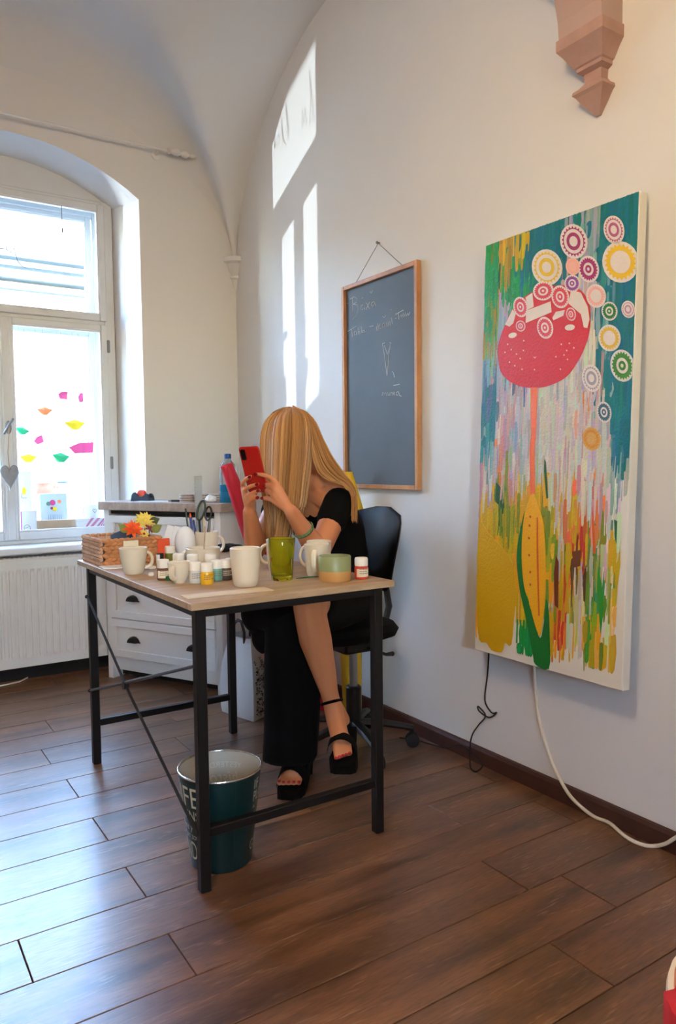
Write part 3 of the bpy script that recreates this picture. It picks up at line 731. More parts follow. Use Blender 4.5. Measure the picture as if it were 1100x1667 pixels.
# ------------------------------------------------------------------ chest of drawers set across the corner
CL = Vector((1.078, 3.858, 0)); CR = Vector((1.428, 3.200, 0)); CW = (CR-CL).length
cang = math.atan2(CR.y-CL.y, CR.x-CL.x)
cab = empty('chest_of_drawers', CL, cang, 'white chest of drawers with black cup handles set across the corner', 'cabinet')
CD, CH = .262, .915           # depth, top height; local x along the front, local y backwards
def cb(name, x0, x1, y0, y1, z0, z1, m='cabinet_white', parent=cab, b=.002):
    mb = MB(); mb.cbox(x0, x1, y0, y1, z0, z1, b); return obj(name, mb, m, parent, smooth=False)
cb('side_panel', 0, .035, 0, CD, .0, CH-.042); cb('side_panel', CW-.035, CW, 0, CD, .0, CH-.042); cb('back_panel', .035, CW-.035, CD-.012, CD, .1, CH-.042)
cb('counter_top', -.02, CW+.022, -.02, CD, CH-.042, CH, 'counter_oak')
cb('top_rail', .035, CW-.035, .012, .03, CH-.062, CH-.042, 'dark_gap')
cb('plinth', .035, CW-.035, .02, .036, .045, .116)
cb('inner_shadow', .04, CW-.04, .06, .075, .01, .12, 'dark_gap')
nd = 4; z0 = .14; dh = (CH-.062-z0)/nd
hts = [(.120, .315), (.320, .535), (.540, .845)]
for (za, zb) in hts:
    dr = cb('drawer_front', .038, CW-.038, .0, .018, za, zb)
    # raised frame with recessed centre
    fw = .038
    for (xa, xb, zc, zd) in ((.038, CW-.038, za, za+fw), (.038, CW-.038, zb-fw, zb), (.038, .038+fw, za+fw, zb-fw), (CW-.038-fw, CW-.038, za+fw, zb-fw)):
        cb('frame_moulding', xa, xb, -.010, .0, zc, zd, parent=dr, b=.0015)
    for fx in (.185, .80):
        hx = CW*fx if fx < .5 else CW*.82
        hx = .19 if fx < .5 else CW-.17
        mb = MB(); rings = []
        for k in range(9):
            a = PI*k/8; 
            rings.append([Vector((hx+.036*math.cos(a)*s, -.004-.026*math.sin(PI*.5*s2)*1.0, (za+zb)/2-.012+.03*math.sin(a)*s)) for s, s2 in ((1, 0), (.96, .35), (.8, .7), (.5, .95), (.0, 1.0))])
        mb.loft(rings, cap=False, close=False)
        mb.prism([(hx-.038, -.0002, (za+zb)/2-.016), (hx+.038, -.0002, (za+zb)/2-.016), (hx+.038, -.0002, (za+zb)/2-.010), (hx-.038, -.0002, (za+zb)/2-.010)], (0, -.003, 0))
        obj('cup_handle', mb, 'black_metal', dr)
for x in (.07, CW-.07):
    mb = MB(); mb.lathe([(.02, 0), (.016, .06)], 12, Matrix.Translation((x, .1, 0))); obj('foot', mb, 'cabinet_white', cab)
def cabpos(px, py, zz=CH):
    p = onz(px, py, zz); return p
def cab_at(u, v):   # u along the front, v backwards
    d = (CR-CL).normalized(); nrm = Vector((-d.y, d.x, 0)); p = CL+d*u+nrm*v; return Vector((p.x, p.y, CH+.0005))

# things on the chest
d_ = (CR-CL).normalized()
def cab_px(px, v):
    # place on the top at depth v behind the front so that it falls on image column px
    best = None
    for k in range(400):
        u = -.02+k*(CW+.04)/400; p = cab_at(u, v); q = p-CAM0; x = 550+FPX*q.dot(C_RIGHT)/q.dot(C_FWD)
        if best is None or abs(x-px) < best[0]: best = (abs(x-px), p)
    return best[1]
td = empty('tape_dispenser', cab_px(232, .09), cang, 'dark blue desk tape dispenser with a red roll on the oak counter', 'tape dispenser')
mb = MB(); poly = [(-.062, 0), (.062, 0), (.058, .022), (.050, .036), (.040, .039), (.030, .030), (.012, .022), (-.012, .024), (-.026, .036), (-.036, .044), (-.046, .040), (-.054, .030)]
mb.prism([(x, -.022, z) for x, z in poly], (0, .012, 0)); mb.prism([(x, .010, z) for x, z in poly], (0, .012, 0)); mb.box(-.06, .06, -.01, .01, 0, .016); obj('body', mb, 'tape_blue', td, smooth=False)
mb = MB(); mb.lathe([(.026, -.009), (.026, .009)], 20, Matrix.Translation((-.004, 0, .03)) @ Matrix.Rotation(PI/2, 4, 'X')); obj('tape_roll', mb, 'tape_red', td)
pr = obj('paper_sheet', MB().cbox(-.1, .1, -.05, .05, 0, .002, .0005), 'paper_white', smooth=False, loc=cab_px(255, .08), rz=cang+.1); tag(pr, 'white paper sheet lying on the oak counter beside the tape dispenser', 'paper')
p = cab_px(287, .05); mb = MB(); mb.tube([(-.03, 0, .006), (.03, .005, .006)], [.005, .006], 8, round_ends=True); mb.tube([(-.05, -.002, .005), (-.03, 0, .006)], .002, 6); tag(obj('marker', mb, 'jar_black', loc=p, rz=cang), 'black marker pen lying on the oak counter', 'pen')
def coaster_stack(px, v, n, r, nm):
    p = cab_px(px, v); 
    for k in range(n):
        mb = MB(); mb.lathe([(r*.98, 0), (r, .0012), (r, .0040), (r*.98, .0052)], 20)
        o = obj('coaster', mb, 'coaster' if k % 2 else 'coaster_pale', loc=(p.x+random.uniform(-.003, .003), p.y+random.uniform(-.003, .003), p.z+k*.0056))
        tag(o, nm, 'coaster', nm.replace('round coaster in', 'coasters of'))
coaster_stack(304, .08, 7, .036, 'round coaster in the stack left of the ruler on the counter')
coaster_stack(327, .10, 7, .036, 'round coaster in the stack partly behind the clear ruler')
coaster_stack(352, .16, 7, .034, 'round coaster in the stack next to the blue bottle')
p = cab_px(347, .07); mb = MB()
for k in range(5): mb.ball((random.uniform(-.02, .02), random.uniform(-.015, .015), .014+.005*k*.5), .022, 7, 5, sc=(1.2, .9, .6), M=Matrix.Rotation(k, 3, 'Z').to_4x4())
tag(obj('crumpled_tissue', mb, 'paper_white', smooth=False, loc=p), 'crumpled white tissue on the counter beside the blue bottle', 'tissue')
bt = empty('water_bottle', cab_px(372, .09), cang, 'clear plastic bottle half full of blue liquid with a blue cap', 'bottle')
def rr_ring(hw, hd, z, n=20, e=.35):
    out = []
    for k in range(n):
        a = 2*PI*k/n; c_, s_ = math.cos(a), math.sin(a); out.append(Vector((hw*math.copysign(abs(c_)**e, c_), hd*math.copysign(abs(s_)**e, s_), z)))
    return out
mb = MB(); mb.loft([rr_ring(.034, .026, 0), rr_ring(.036, .028, .006), rr_ring(.036, .028, .045), rr_ring(.034, .026, .05), rr_ring(.036, .028, .055), rr_ring(.036, .028, .085)]); obj('blue_liquid', mb, 'bottle_blue', bt)
mb = MB(); mb.loft([rr_ring(.036, .028, .086), rr_ring(.036, .028, .165), rr_ring(.032, .026, .18, e=.6), rr_ring(.016, .016, .2, e=1), rr_ring(.014, .014, .212, e=1)]); obj('upper_body', mb, 'bottle_clear', bt)
mb = MB(); mb.lathe([(.016, .208), (.0165, .228), (.013, .231)], 18); obj('cap', mb, 'bottle_cap', bt)

# ------------------------------------------------------------------ work table
tab = empty('work_table', (.99, 2.24, 0), label='work table with an oak top on a thin black metal frame', cat='table')
def tb(name, x0, x1, y0, y1, z0, z1, m='black_metal', b=.002):
    mb = MB(); mb.cbox(x0-.99, x1-.99, y0-2.24, y1-2.24, z0, z1, b); return obj(name, mb, m, tab, smooth=False)
TX0, TX1, TY0, TY1 = .680, 1.302, 1.705, 2.800
tb('table_top', TX0, TX1, TY0, TY1, .732, .750, 'table_oak', .0015)
LX0, LX1, LY0, LY1 = .714, 1.262, 1.742, 2.742
for x in (LX0, LX1):
    for y in (LY0, LY1): tb('leg', x-.014, x+.014, y-.014, y+.014, 0, .731, b=.0025)
for y in (LY0, LY1): tb('end_rail', LX0+.014, LX1-.014, y-.011, y+.011, .14, .164); tb('top_rail', LX0+.014, LX1-.014, y-.011, y+.011, .708, .731)
for x in (LX0, LX1): tb('side_rail', x-.011, x+.011, LY0+.014, LY1-.014, .708, .731)
# crossed tie rods on the long side next to the window
xr = LX0-.004
def tp(x, y, z): return (x-.99, y-2.24, z)
mb = MB(); mb.tube([tp(xr-.012, LY1, .62), tp(xr-.02, 2.24, .385), tp(xr-.012, LY0, .15)], .0045, 8); mb.ball(tp(xr-.014, LY1, .62), .007); obj('tie_rod', mb, 'rod_dark', tab)
mb = MB(); mb.tube([tp(xr-.012, LY1, .275), tp(xr-.022, 2.30, .41), tp(xr-.012, LY0, .585)], .0045, 8); mb.ball(tp(xr-.014, LY1, .275), .007); obj('tie_rod', mb, 'rod_dark', tab)
mb = MB(); mb.lathe([(.013, -.008), (.013, .008)], 12, Matrix.Translation(tp(xr-.021, 2.285, .407)) @ Matrix.Rotation(PI/2, 4, 'Y')); obj('clamp', mb, 'black_metal', tab)

# ---- things on the table
def placed(px, py): return Vector(tpos(px, py))
MUGG = 'blank white mugs on the work table'
mug('mug', placed(218, 934), .030, .044, .083, -.35, 'white mug with tapered foot in front of the woven basket', group=None)
mug('mug', placed(400, 954), .034, .043, .108, .55, 'tall white mug between the paint jars and the green glass')
mug('mug', placed(452, 930)+Vector((.02, .03, 0)), .034, .040, .1, 2.7, 'white mug standing behind the green glass')
mug('mug', placed(516, 938), .030, .039, .098, -2.30, 'white mug with its handle towards the green-glazed bowl')
mug('mug', placed(516, 938)+Vector((C_FWD.x, C_FWD.y, 0)).normalized()*.090+Vector((.004, -.002, 0)), .031, .039, .099, 2.75, 'taller white mug half hidden behind another white mug', hsize=1.1)
# espresso cup
mug('espresso_cup', placed(292, 949), .020, .0335, .062, -2.5, 'small blank white espresso cup beside the paint jars', 'cup', hsize=.9, hr=.006)
# wide cup with brush and pencil mug
mug('soup_cup', placed(331, 921), .052, .058, .062, 2.8, 'wide cream cup with a brown rim in front of the pencil mug', 'cup', prof=[(.05, 0), (.053, .006), (.057, .04), (.0585, .06)])
pm_pos = placed(335, 912)+Vector((.02, .035, 0))
pmug = mug('pencil_mug', pm_pos, .036, .041, .1, -.25, 'cream mug holding pens, scissors, a brush and a ruler', 'mug')
bw = placed(545, 945)
bowl = empty('glazed_bowl', bw, 0, 'small straight bowl glazed sage green above bare tan clay', 'bowl')
mb = MB(); mb.lathe([(.044, 0), (.0465, .004), (.047, .03)], 30); obj('clay_base', mb, 'tan_clay', bowl)
mb = MB(); mb.lathe([(.047, .03), (.0472, .07), (.0455, .0725), (.043, .071), (.042, .012), (.001, .010)], 30, cap=False); obj('glazed_wall', mb, 'green_glaze', bowl)
# green tumbler with facets
gl = empty('green_tumbler', placed(459, 944), 0, 'transparent lime green faceted tumbler on the work table', 'glass')
mb = MB(); rings = []; NF = 18
def fring(r, z, f):
    return [Vector(((r*(1-f*(1 if k % 2 else 0)))*math.cos(2*PI*k/NF), (r*(1-f*(1 if k % 2 else 0)))*math.sin(2*PI*k/NF), z)) for k in range(NF)]
rings = [fring(.030, 0, 0), fring(.032, .006, .02), fring(.033, .02, .05), fring(.036, .065, .05), fring(.038, .082, .0), fring(.041, .122, 0), fring(.0400, .1235, 0), fring(.0385, .122, 0), fring(.036, .08, 0), fring(.031, .022, 0), fring(.028, .014, 0), fring(.001, .013, 0)]
mb.loft(rings); obj('body', mb, 'green_glass', gl)
# paint jars
def jar(px, py, body, label, dx=0, dy=0, h=.036, lab='label_cream', rot=0, r=.0185, group=None, printc='label_print'):
    p = placed(px, py)+Vector((dx, dy, 0))
    t = empty('paint_jar', p, rot, label, 'paint jar', group)
    mb = MB(); mb.lathe([(r*.9, 0), (r, .003), (r, h-.004), (r*.93, h)], 24); obj('glass_body', mb, body, t)
    mb = MB(); R = r+.0004
    a0, a1 = -2.9, -.2
    ring = [[Vector((R*math.cos(a0+(a1-a0)*k/14), R*math.sin(a0+(a1-a0)*k/14), z)) for k in range(15)] for z in (.007, h-.007)]
    mb.loft(ring, cap=False, close=False); l = obj('paper_label', mb, lab, t)
    mb = MB()
    for zz, n_ in ((.42, 7), (.58, 5), (.74, 6)):
        for k in range(n_):
            b0 = -2.4+.24*k; b1 = b0+.15
            mb.loft([[Vector(((R+.0003)*math.cos(b), (R+.0003)*math.sin(b), zz*h+dz)) for b in (b0, (b0+b1)/2, b1)] for dz in (0, h*.07)], cap=False, close=False)
    obj('print', mb, printc, l)
    mb = MB(); mb.lathe([(r*.92, h), (r*.98, h+.001), (r*.98, h+.020), (r*.90, h+.024), (r*.86, h+.0245)], 24); obj('cap', mb, 'cap_white', t)
    return t
jar(266, 944, 'jar_brown', 'paint jar with a brown and cream label beside the espresso cup', lab='label_cream')
jar(318, 949, 'jar_white', 'paint jar of silver grey paint right of the espresso cup', lab='jar_white')
jar(337, 951, 'jar_yellow', 'paint jar of bright yellow paint in front of the other jars', lab='jar_yellow')
jar(353, 945, 'jar_teal', 'paint jar of pale green paint just behind the yellow one', lab='jar_teal')
jar(368, 944, 'jar_dark', 'paint jar of dark brown paint beside the tall white mug', lab='jar_dark', printc='label_cream')
jar(379, 944, 'jar_orange', 'paint jar of orange paint half hidden by the tall white mug', dx=.01, dy=.03, lab='jar_orange')
jar(291, 932, 'jar_black', 'paint jar with black body behind the espresso cup', lab='jar_black', printc='label_cream')
jar(314, 934, 'jar_green', 'paint jar of green paint standing behind the silver grey one', lab='jar_green')
jar(343, 933, 'jar_red', 'paint jar of red paint standing behind the pale green one', lab='jar_red')
jar(277, 917, 'jar_olive', 'paint jar of olive paint next to the woven basket', lab='jar_olive')
jar(588, 942, 'jar_red', 'paint jar with a red and white label beside the green-glazed bowl', r=.020, h=.038)
o = tag(obj('jar_lid', MB().lathe([(.018, 0), (.019, .003), (.019, .011), (.016, .013)], 20), 'jar_green', loc=placed(278, 944)), 'flat green jar lid lying beside the espresso cup', 'lid')
for k, (px, py, s) in enumerate(((247, 927, 1), (246, 938, 1.1))):
    mb = MB(); mb.cbox(-.013*s, .013*s, -.008, .008, 0, .011, .003); tag(obj('eraser', mb, 'cap_white', smooth=False, loc=placed(px, py), rz=.2+k), ('cream eraser leaning against the paint jar with the brown label', 'cream eraser lying on the table edge side of the paint jars')[k], 'eraser')
# paper under the mug, pale strip at the corner, green brush smear strip
a = placed(185, 924); mb = MB(); mb.cbox(-.06, .085, -.04, .04, 0, .003, .0005); tag(obj('notepad', mb, 'paper_white', smooth=False, loc=a+Vector((.02, .0, 0)), rz=-.1), 'thin white notepad lying under the mug by the basket', 'notepad')
mb = MB(); mb.cbox(-.003, .235, -.030, .030, 0, .0022, .0004); tag(obj('wooden_strip', mb, 'pale_strip', smooth=False, loc=(.702, 1.80, TZ+.0003), rz=-.06), 'pale flat wooden strip lying along the front corner of the table', 'strip')
mb = MB(); mb.tube([(-.03, 0, .003), (0, .004, .003), (.045, -.003, .003)], [.003, .006, .002], 8, flat=.4); tag(obj('leaf_scrap', mb, 'jar_green', loc=placed(497, 942)), 'thin green paper scrap between the tumbler and the glazed bowl', 'scrap')
p = placed(372, 903); mb = MB()
for k in range(5): mb.ball((random.uniform(-.03, .03), random.uniform(-.03, .03), .014), .026, 8, 6, sc=(1.4, 1, .6))
tag(obj('cloth', mb, 'cloth_black', loc=p+Vector((.04, .10, 0))), 'crumpled black cloth on the table behind the paint jars', 'cloth')
# contents of the pencil mug
def stick(name, px0, py0, px1, py1, r, m, label, cat, dep=None, tip=None):
    d0 = (pm_pos+Vector((0, 0, .06))-CAM0).dot(C_FWD) if dep is None else dep
    a = W(px0, py0, d0); b = W(px1, py1, d0)
    mb = MB(); mb.tube([a, b], r, 8, round_ends=True); o = tag(obj(name, mb, m), label, cat)
    return o, a, b
P0 = pm_pos
stick('pen', 312, 912, 302, 829, .0035, 'jar_black', 'thin black pen leaning left in the pencil mug', 'pen')
o, a, b = stick('pen', 318, 912, 310, 842, .005, 'pen_blue', 'blue pen with an orange end in the pencil mug', 'pen'); mb = MB(); mb.tube([b, b+(b-a).normalized()*.012], [.005, .003], 8, round_ends=True); obj('orange_end', mb, 'pen_orange', o)
stick('pen', 325, 914, 315, 848, .0045, 'pen_blue', 'second blue pen standing beside the first in the pencil mug', 'pen')
stick('paintbrush', 334, 905, 331, 835, .0028, 'brush_wood', 'pale wooden paintbrush handle in the pencil mug', 'paintbrush')
stick('paintbrush', 330, 903, 333, 858, .003, 'steel_dull', 'grey paintbrush standing upright in the pencil mug', 'paintbrush')
stick('paintbrush', 338, 905, 341, 845, .0045, 'steel_dull', 'thick brown-grey paintbrush in the pencil mug', 'paintbrush')
# brush in the wide cup
stick('paintbrush', 331, 913, 334, 858, .0022, 'kraft', 'thin brown paintbrush standing in the wide cream cup', 'paintbrush', dep=(placed(331, 921)+Vector((0, 0, .05))-CAM0).dot(C_FWD))
# ruler
d0 = (pm_pos-CAM0).dot(C_FWD)+.02
c0 = W(326, 900, d0); c1 = W(322, 775, d0); ax = (c1-c0).normalized(); wv = ax.cross(C_FWD).normalized()*.0135
mb = MB(); mb.prism([c0-wv, c0+wv, c1+wv, c1-wv], C_FWD*.002); rl = tag(obj('ruler', mb, 'ruler', smooth=False), 'clear plastic ruler standing in the pencil mug', 'ruler')
mb = MB()
for k in range(24):
    t = c0+(c1-c0)*(k/24+.02); l = .35 if k % 5 else .6
    mb.prism([t+wv, t+wv*(1-l), t+wv*(1-l)+ax*.0006, t+wv+ax*.0006], C_FWD*-.0003)
obj('graduation', mb, 'ink', rl, smooth=False)
# scissors: two loops with blades down into the mug
d1 = (pm_pos-CAM0).dot(C_FWD)-.005
sc1 = empty('scissors', pm_pos+Vector((0, 0, .09)), 0, 'scissors with black and grey-green handles standing in the pencil mug', 'scissors')
def rel(v): return v-sc1.location
def loop(cx, cy, rx, ry, rot, d): return [rel(W(cx+rx*math.cos(t)*math.cos(rot)-ry*math.sin(t)*math.sin(rot), cy+rx*math.cos(t)*math.sin(rot)+ry*math.sin(t)*math.cos(rot), d)) for t in [2*PI*k/20 for k in range(21)]]
mb = MB(); mb.tube(loop(327, 831, 5.5, 16, .22, d1), .0042, 8); obj('finger_loop', mb, 'scissor_grip', sc1)
mb = MB(); mb.tube(loop(327.5, 832, 3.6, 13.5, .22, d1-.001), .0022, 8); obj('loop_lining', mb, 'scissor_green', sc1)
mb = MB(); mb.tube(loop(339, 836, 5, 11, .1, d1), .0038, 8); obj('finger_loop', mb, 'scissor_grip', sc1)
mb = MB(); mb.tube([rel(W(324, 848, d1)), rel(W(327, 880, d1))], [.009, .009], 8, flat=.35); obj('shank', mb, 'scissor_grip', sc1)
mb = MB(); mb.tube([rel(W(340, 848, d1)), rel(W(336, 880, d1))], [.005, .005], 8, flat=.35); obj('shank', mb, 'steel_dull', sc1)

# ---- woven basket
BX0, BX1, BY0, BY1, BH = .702, .905, 2.545, 2.785, .088
bas = empty('woven_basket', ((BX0+BX1)/2, (BY0+BY1)/2, TZ+.0005), 0, 'rectangular basket woven from brown water hyacinth', 'basket')
bx, by = (BX1-BX0)/2, (BY1-BY0)/2
mb = MB(); mb.box(-bx+.008, bx-.008, -by+.008, by-.008, .001, .008); mb.box(-bx+.010, -bx+.014, -by+.01, by-.01, .002, BH-.006); mb.box(bx-.014, bx-.010, -by+.01, by-.01, .002, BH-.006); mb.box(-bx+.01, bx-.01, -by+.010, -by+.014, .002, BH-.006); mb.box(-bx+.01, bx-.01, by-.014, by-.010, .002, BH-.006); obj('liner', mb, 'wicker_pale', bas, smooth=False)
NR = 7
for k in range(NR):
    z = .007+k*(BH-.010)/(NR-1)
    for side, m in (((-bx, -by, bx, -by), 'wicker'), ((-bx, by, -bx, -by), 'wicker_pale'), ((bx, -by, bx, by), 'wicker'), ((bx, by, -bx, by), 'wicker')):
        x0, y0, x1, y1 = side; L = math.hypot(x1-x0, y1-y0); nst = int(L/.019); mb = MB()
        nx, ny = (y1-y0)/L, -(x1-x0)/L
        for s in range(nst):
            t0 = (s-.15+.5*(k % 2))/nst; t1 = (s+1.15+.5*(k % 2))/nst
            t0 = min(max(t0, 0), 1); t1 = min(max(t1, 0), 1)
            if t1-t0 < .02: continue
            pts = []; rad_ = []
            for q in range(6):
                t = t0+(t1-t0)*q/5; w_ = math.sin(PI*q/5)
                pts.append((x0+(x1-x0)*t+nx*(.003*w_), y0+(y1-y0)*t+ny*(.003*w_), z+.009*(q/5-.5)*(1 if k % 2 else -1))); rad_.append(.003+.0056*w_)
            mb.tube(pts, rad_, 6)
        obj('strand', mb, m, bas)
mb = MB(); mb.tube([(-bx, -by, BH-.001), (bx, -by, BH-.001), (bx, by, BH-.001), (-bx, by, BH-.001), (-bx, -by, BH-.001)], .004, 6); obj('rim', mb, 'wicker_pale', bas)
# things in and by the basket
bz = TZ+BH
def bpt(px, py, yy): return ony(px, py, yy)
# white tag clipped to the front of the basket
o = tag(obj('name_tag', MB().cbox(-.026, .026, -.002, .002, -.03, .012, .001), 'label_cream', smooth=False, loc=(bpt(222, 886, BY0-.012).x-.02, BY0-.014, TZ+.072)), 'blank cream tag hanging on the front of the woven basket', 'tag')
mb = MB(); mb.prism([(-.04, 0, 0), (.02, -.02, 0), (.05, .0, .022), (.02, .03, .024), (-.03, .02, .01)], (0, 0, .012)); tag(obj('glasses_case', mb, 'navy', smooth=False, loc=(bpt(197, 872, 2.62).x, 2.62, bz-.012), rz=.2), 'dark navy pouch sticking out of the woven basket', 'pouch')
for k, (px, py) in enumerate(((150, 876), (160, 874), (170, 876), (178, 873))):
    p = bpt(px, py, 2.66); mb = MB(); mb.tube([(0, 0, -.05), (.004*(k-1), 0, 0), (.008*(k-1), .004, .014)], [.003, .004, .001], 6); tag(obj('dried_stalk', mb, 'kraft', loc=p), 'dry straw stalk poking up from the woven basket', 'stalk', 'straw stalks in the basket')
def flower(name, px, py, yy, r, m, label, npet=34, layers=4, centre='fl_orange', tilt=(-.9, 0)):
    p = bpt(px, py, yy); t = empty(name, p, 0, label, 'flower')
    M = Matrix.Rotation(tilt[1], 4, 'Y') @ Matrix.Rotation(-tilt[0], 4, 'X')
    mb = MB()
    for l in range(layers):
        n_ = max(5, int(npet/layers)); R = r*(1-.2*l); el = .15+.32*l
        for k in range(n_):
            a = 2*PI*(k+.5*(l % 2))/n_+random.uniform(-.1, .1)
            d = Vector((math.cos(a)*math.cos(el), math.sin(a)*math.cos(el), math.sin(el)))
            w_ = Vector((-math.sin(a), math.cos(a), 0))*R*.20
            up_ = d.cross(w_).normalized()*R*.06
            b0 = Vector((0, 0, .002*l)); b1 = d*R*.55; b2 = d*R
            vs = [b0-w_*.3, b0+w_*.3, b1+w_+up_, b1-w_+up_, b2+up_*-1, b1-up_*2]
            mb.add([M @ v for v in vs], [(0, 1, 2, 3), (3, 2, 4), (0, 5, 1), (1, 5, 2), (2, 5, 4), (4, 5, 3), (3, 5, 0)])
    obj('petals', mb, m, t, smooth=False)
    mb = MB(); mb.ball(M @ Vector((0, 0, r*.15)), r*.22, 8, 6); obj('centre', mb, centre, t)
    mb = MB(); mb.tube([(0, .0, 0), (.005, .02, -.03), (.0, .03, -.08)], .002, 6); obj('stem', mb, 'leaf_dark', t)
    return t
flower('dahlia', 216, 862, 2.56, .040, 'fl_orange', 'orange artificial dahlia at the front of the basket', 44, 5)
flower('daisy', 236, 849, 2.635, .044, 'fl_yellow', 'yellow artificial daisy behind the orange flower', 22, 2, 'fl_yellow')
flower('tulip', 243, 861, 2.605, .028, 'fl_purple', 'dark red-purple artificial blossom in the basket', 14, 3, 'fl_purple', (-.6, .4))
flower('daisy', 234, 870, 2.582, .022, 'fl_yellow', 'small cream artificial blossom low on the basket front', 14, 2, 'fl_purple')
for k, (px, py, yy, a, m, lab) in enumerate(((254, 860, 2.60, .5, 'leaf', 'broad green artificial leaf right of the purple blossom'), (201, 860, 2.62, 2.4, 'leaf', 'pale green artificial leaf left of the orange flower'), (250, 848, 2.63, .3, 'leaf_dark', 'dark pointed artificial leaf above the yellow daisy'), (228, 846, 2.66, 1.4, 'leaf', 'green artificial leaf behind the yellow daisy'))):
    p = bpt(px, py, yy); d = Vector((math.cos(a), 0, math.sin(a))); w_ = Vector((-math.sin(a), 0, math.cos(a)))
    mb = MB(); L = .046; rings = []
    for q in range(7):
        t = q/6; ww = math.sin(PI*min(.97, t+.03))*.016; c = d*(L*(t-.5))+Vector((0, -.006*math.sin(PI*t), 0)); rings.append([c-w_*ww, c+Vector((0, -.002, 0)), c+w_*ww, c+Vector((0, .002, 0))])
    mb.loft(rings); tag(obj('leaf', mb, m, loc=p), lab, 'leaf')
# cards and foam ball behind the jars
p = bpt(266, 876, 2.50); mb = MB(); mb.cbox(-.022, .022, -.004, .004, -.05, .035, .002); tag(obj('card_box', mb, 'orange_card', smooth=False, loc=(p.x, p.y, TZ+.052), rz=.1), 'orange-red carton standing between basket and white cards', 'box')
p = bpt(279, 862, 2.58)
for k, (dx, h_, rot, m) in enumerate(((-.022, .125, .35, 'paper_white'), (.004, .12, .3, 'paper_white'))):
    mb = MB(); mb.cbox(-.026, .026, -.001, .001, 0, h_, .0005); o = obj('leaflet', mb, m, smooth=False, loc=(p.x+dx, 2.60-.02*k, TZ+.001)); o.rotation_euler = (-.05, rot, .05)
    tag(o, ('blank white leaflet leaning behind the orange carton', 'printed white leaflet leaning in front of the blank one')[k], 'leaflet')
    if k:
        mb = MB()
        for q in range(4): mb.box(-.012, .012, -.0016, -.001, h_*.6-.012*q, h_*.6-.012*q+.002)
        obj('print', mb, 'label_print', o, smooth=False)
p = bpt(300, 880, 2.56); mb = MB(); mb.ball((0, 0, .06), .052, 20, 14, sc=(.75, .75, 1.15)); tag(obj('foam_egg', mb, 'paper_white', loc=(p.x+.004, 2.56, TZ+.001)), 'large white foam egg standing behind the pencil mug', 'foam egg')
p = bpt(262, 894, 2.46); mb = MB(); mb.cbox(-.012, .012, -.006, .006, 0, .04, .002); o = tag(obj('eraser_box', mb, 'jar_black', smooth=False, loc=(p.x, 2.47, TZ+.0005)), 'little black and white carton behind the olive paint jar', 'box'); obj('white_band', MB().cbox(-.0125, -.003, -.0066, .0066, .004, .036, .001), 'paper_white', o, smooth=False)

# ------------------------------------------------------------------ chalkboard
cbx = XW-.028
A_ = onx(555, 468, cbx); B_ = onx(678, 422, cbx); C_ = onx(679, 798, cbx)
CY0, CY1 = A_.y, (B_.y+C_.y)/2        # left, right (towards the camera)
CZ1 = (A_.z+B_.z)/2; CZ0 = C_.z
brd = empty('chalkboard', (XW-.002, (CY0+CY1)/2, CZ0), 0, 'dark grey chalkboard in a pine frame hanging on the wall by a cord', 'chalkboard')
cw, ch = CY0-CY1, CZ1-CZ0
def bbx(name, m, x0, x1, y0, y1, z0, z1, b=.002):
    mb = MB(); mb.cbox(x0, x1, y0, y1, z0, z1, b); return obj(name, mb, m, brd, smooth=False)
bbx('slate_panel', 'slate', -.012, -.006, -cw/2+.006, cw/2-.006, .006, ch-.006, .0005)
for (y0, y1, z0, z1) in ((-cw/2, -cw/2+.018, 0, ch), (cw/2-.018, cw/2, 0, ch), (-cw/2+.018, cw/2-.018, 0, .018), (-cw/2+.018, cw/2-.018, ch-.018, ch)):
    bbx('frame_strip', 'frame_pine', -.026, -.002, y0, y1, z0, z1)
nl = onx(616, 396, XW-.006)
def bl(v): return v-brd.location
mb = MB(); mb.tube([(-.012, cw/2-.09, ch-.002), bl(Vector((XW-.008, nl.y, nl.z))), (-.012, -cw/2+.10, ch-.002)], .0016, 6); obj('cord', mb, 'string', brd)
tag(obj('nail', MB().lathe([(.006, 0), (.006, .003), (.0025, .004), (.0025, .018)], 10, Matrix.Translation((XW-.016, nl.y, nl.z+.002)) @ Matrix.Rotation(PI/2, 4, 'Y')), 'steel_dull'), 'small nail holding the chalkboard cord', 'nail')
CS = 170/644.0
def chk(x, y): return bl(onx(530+x*CS, 380+y*CS, XW-.0155))
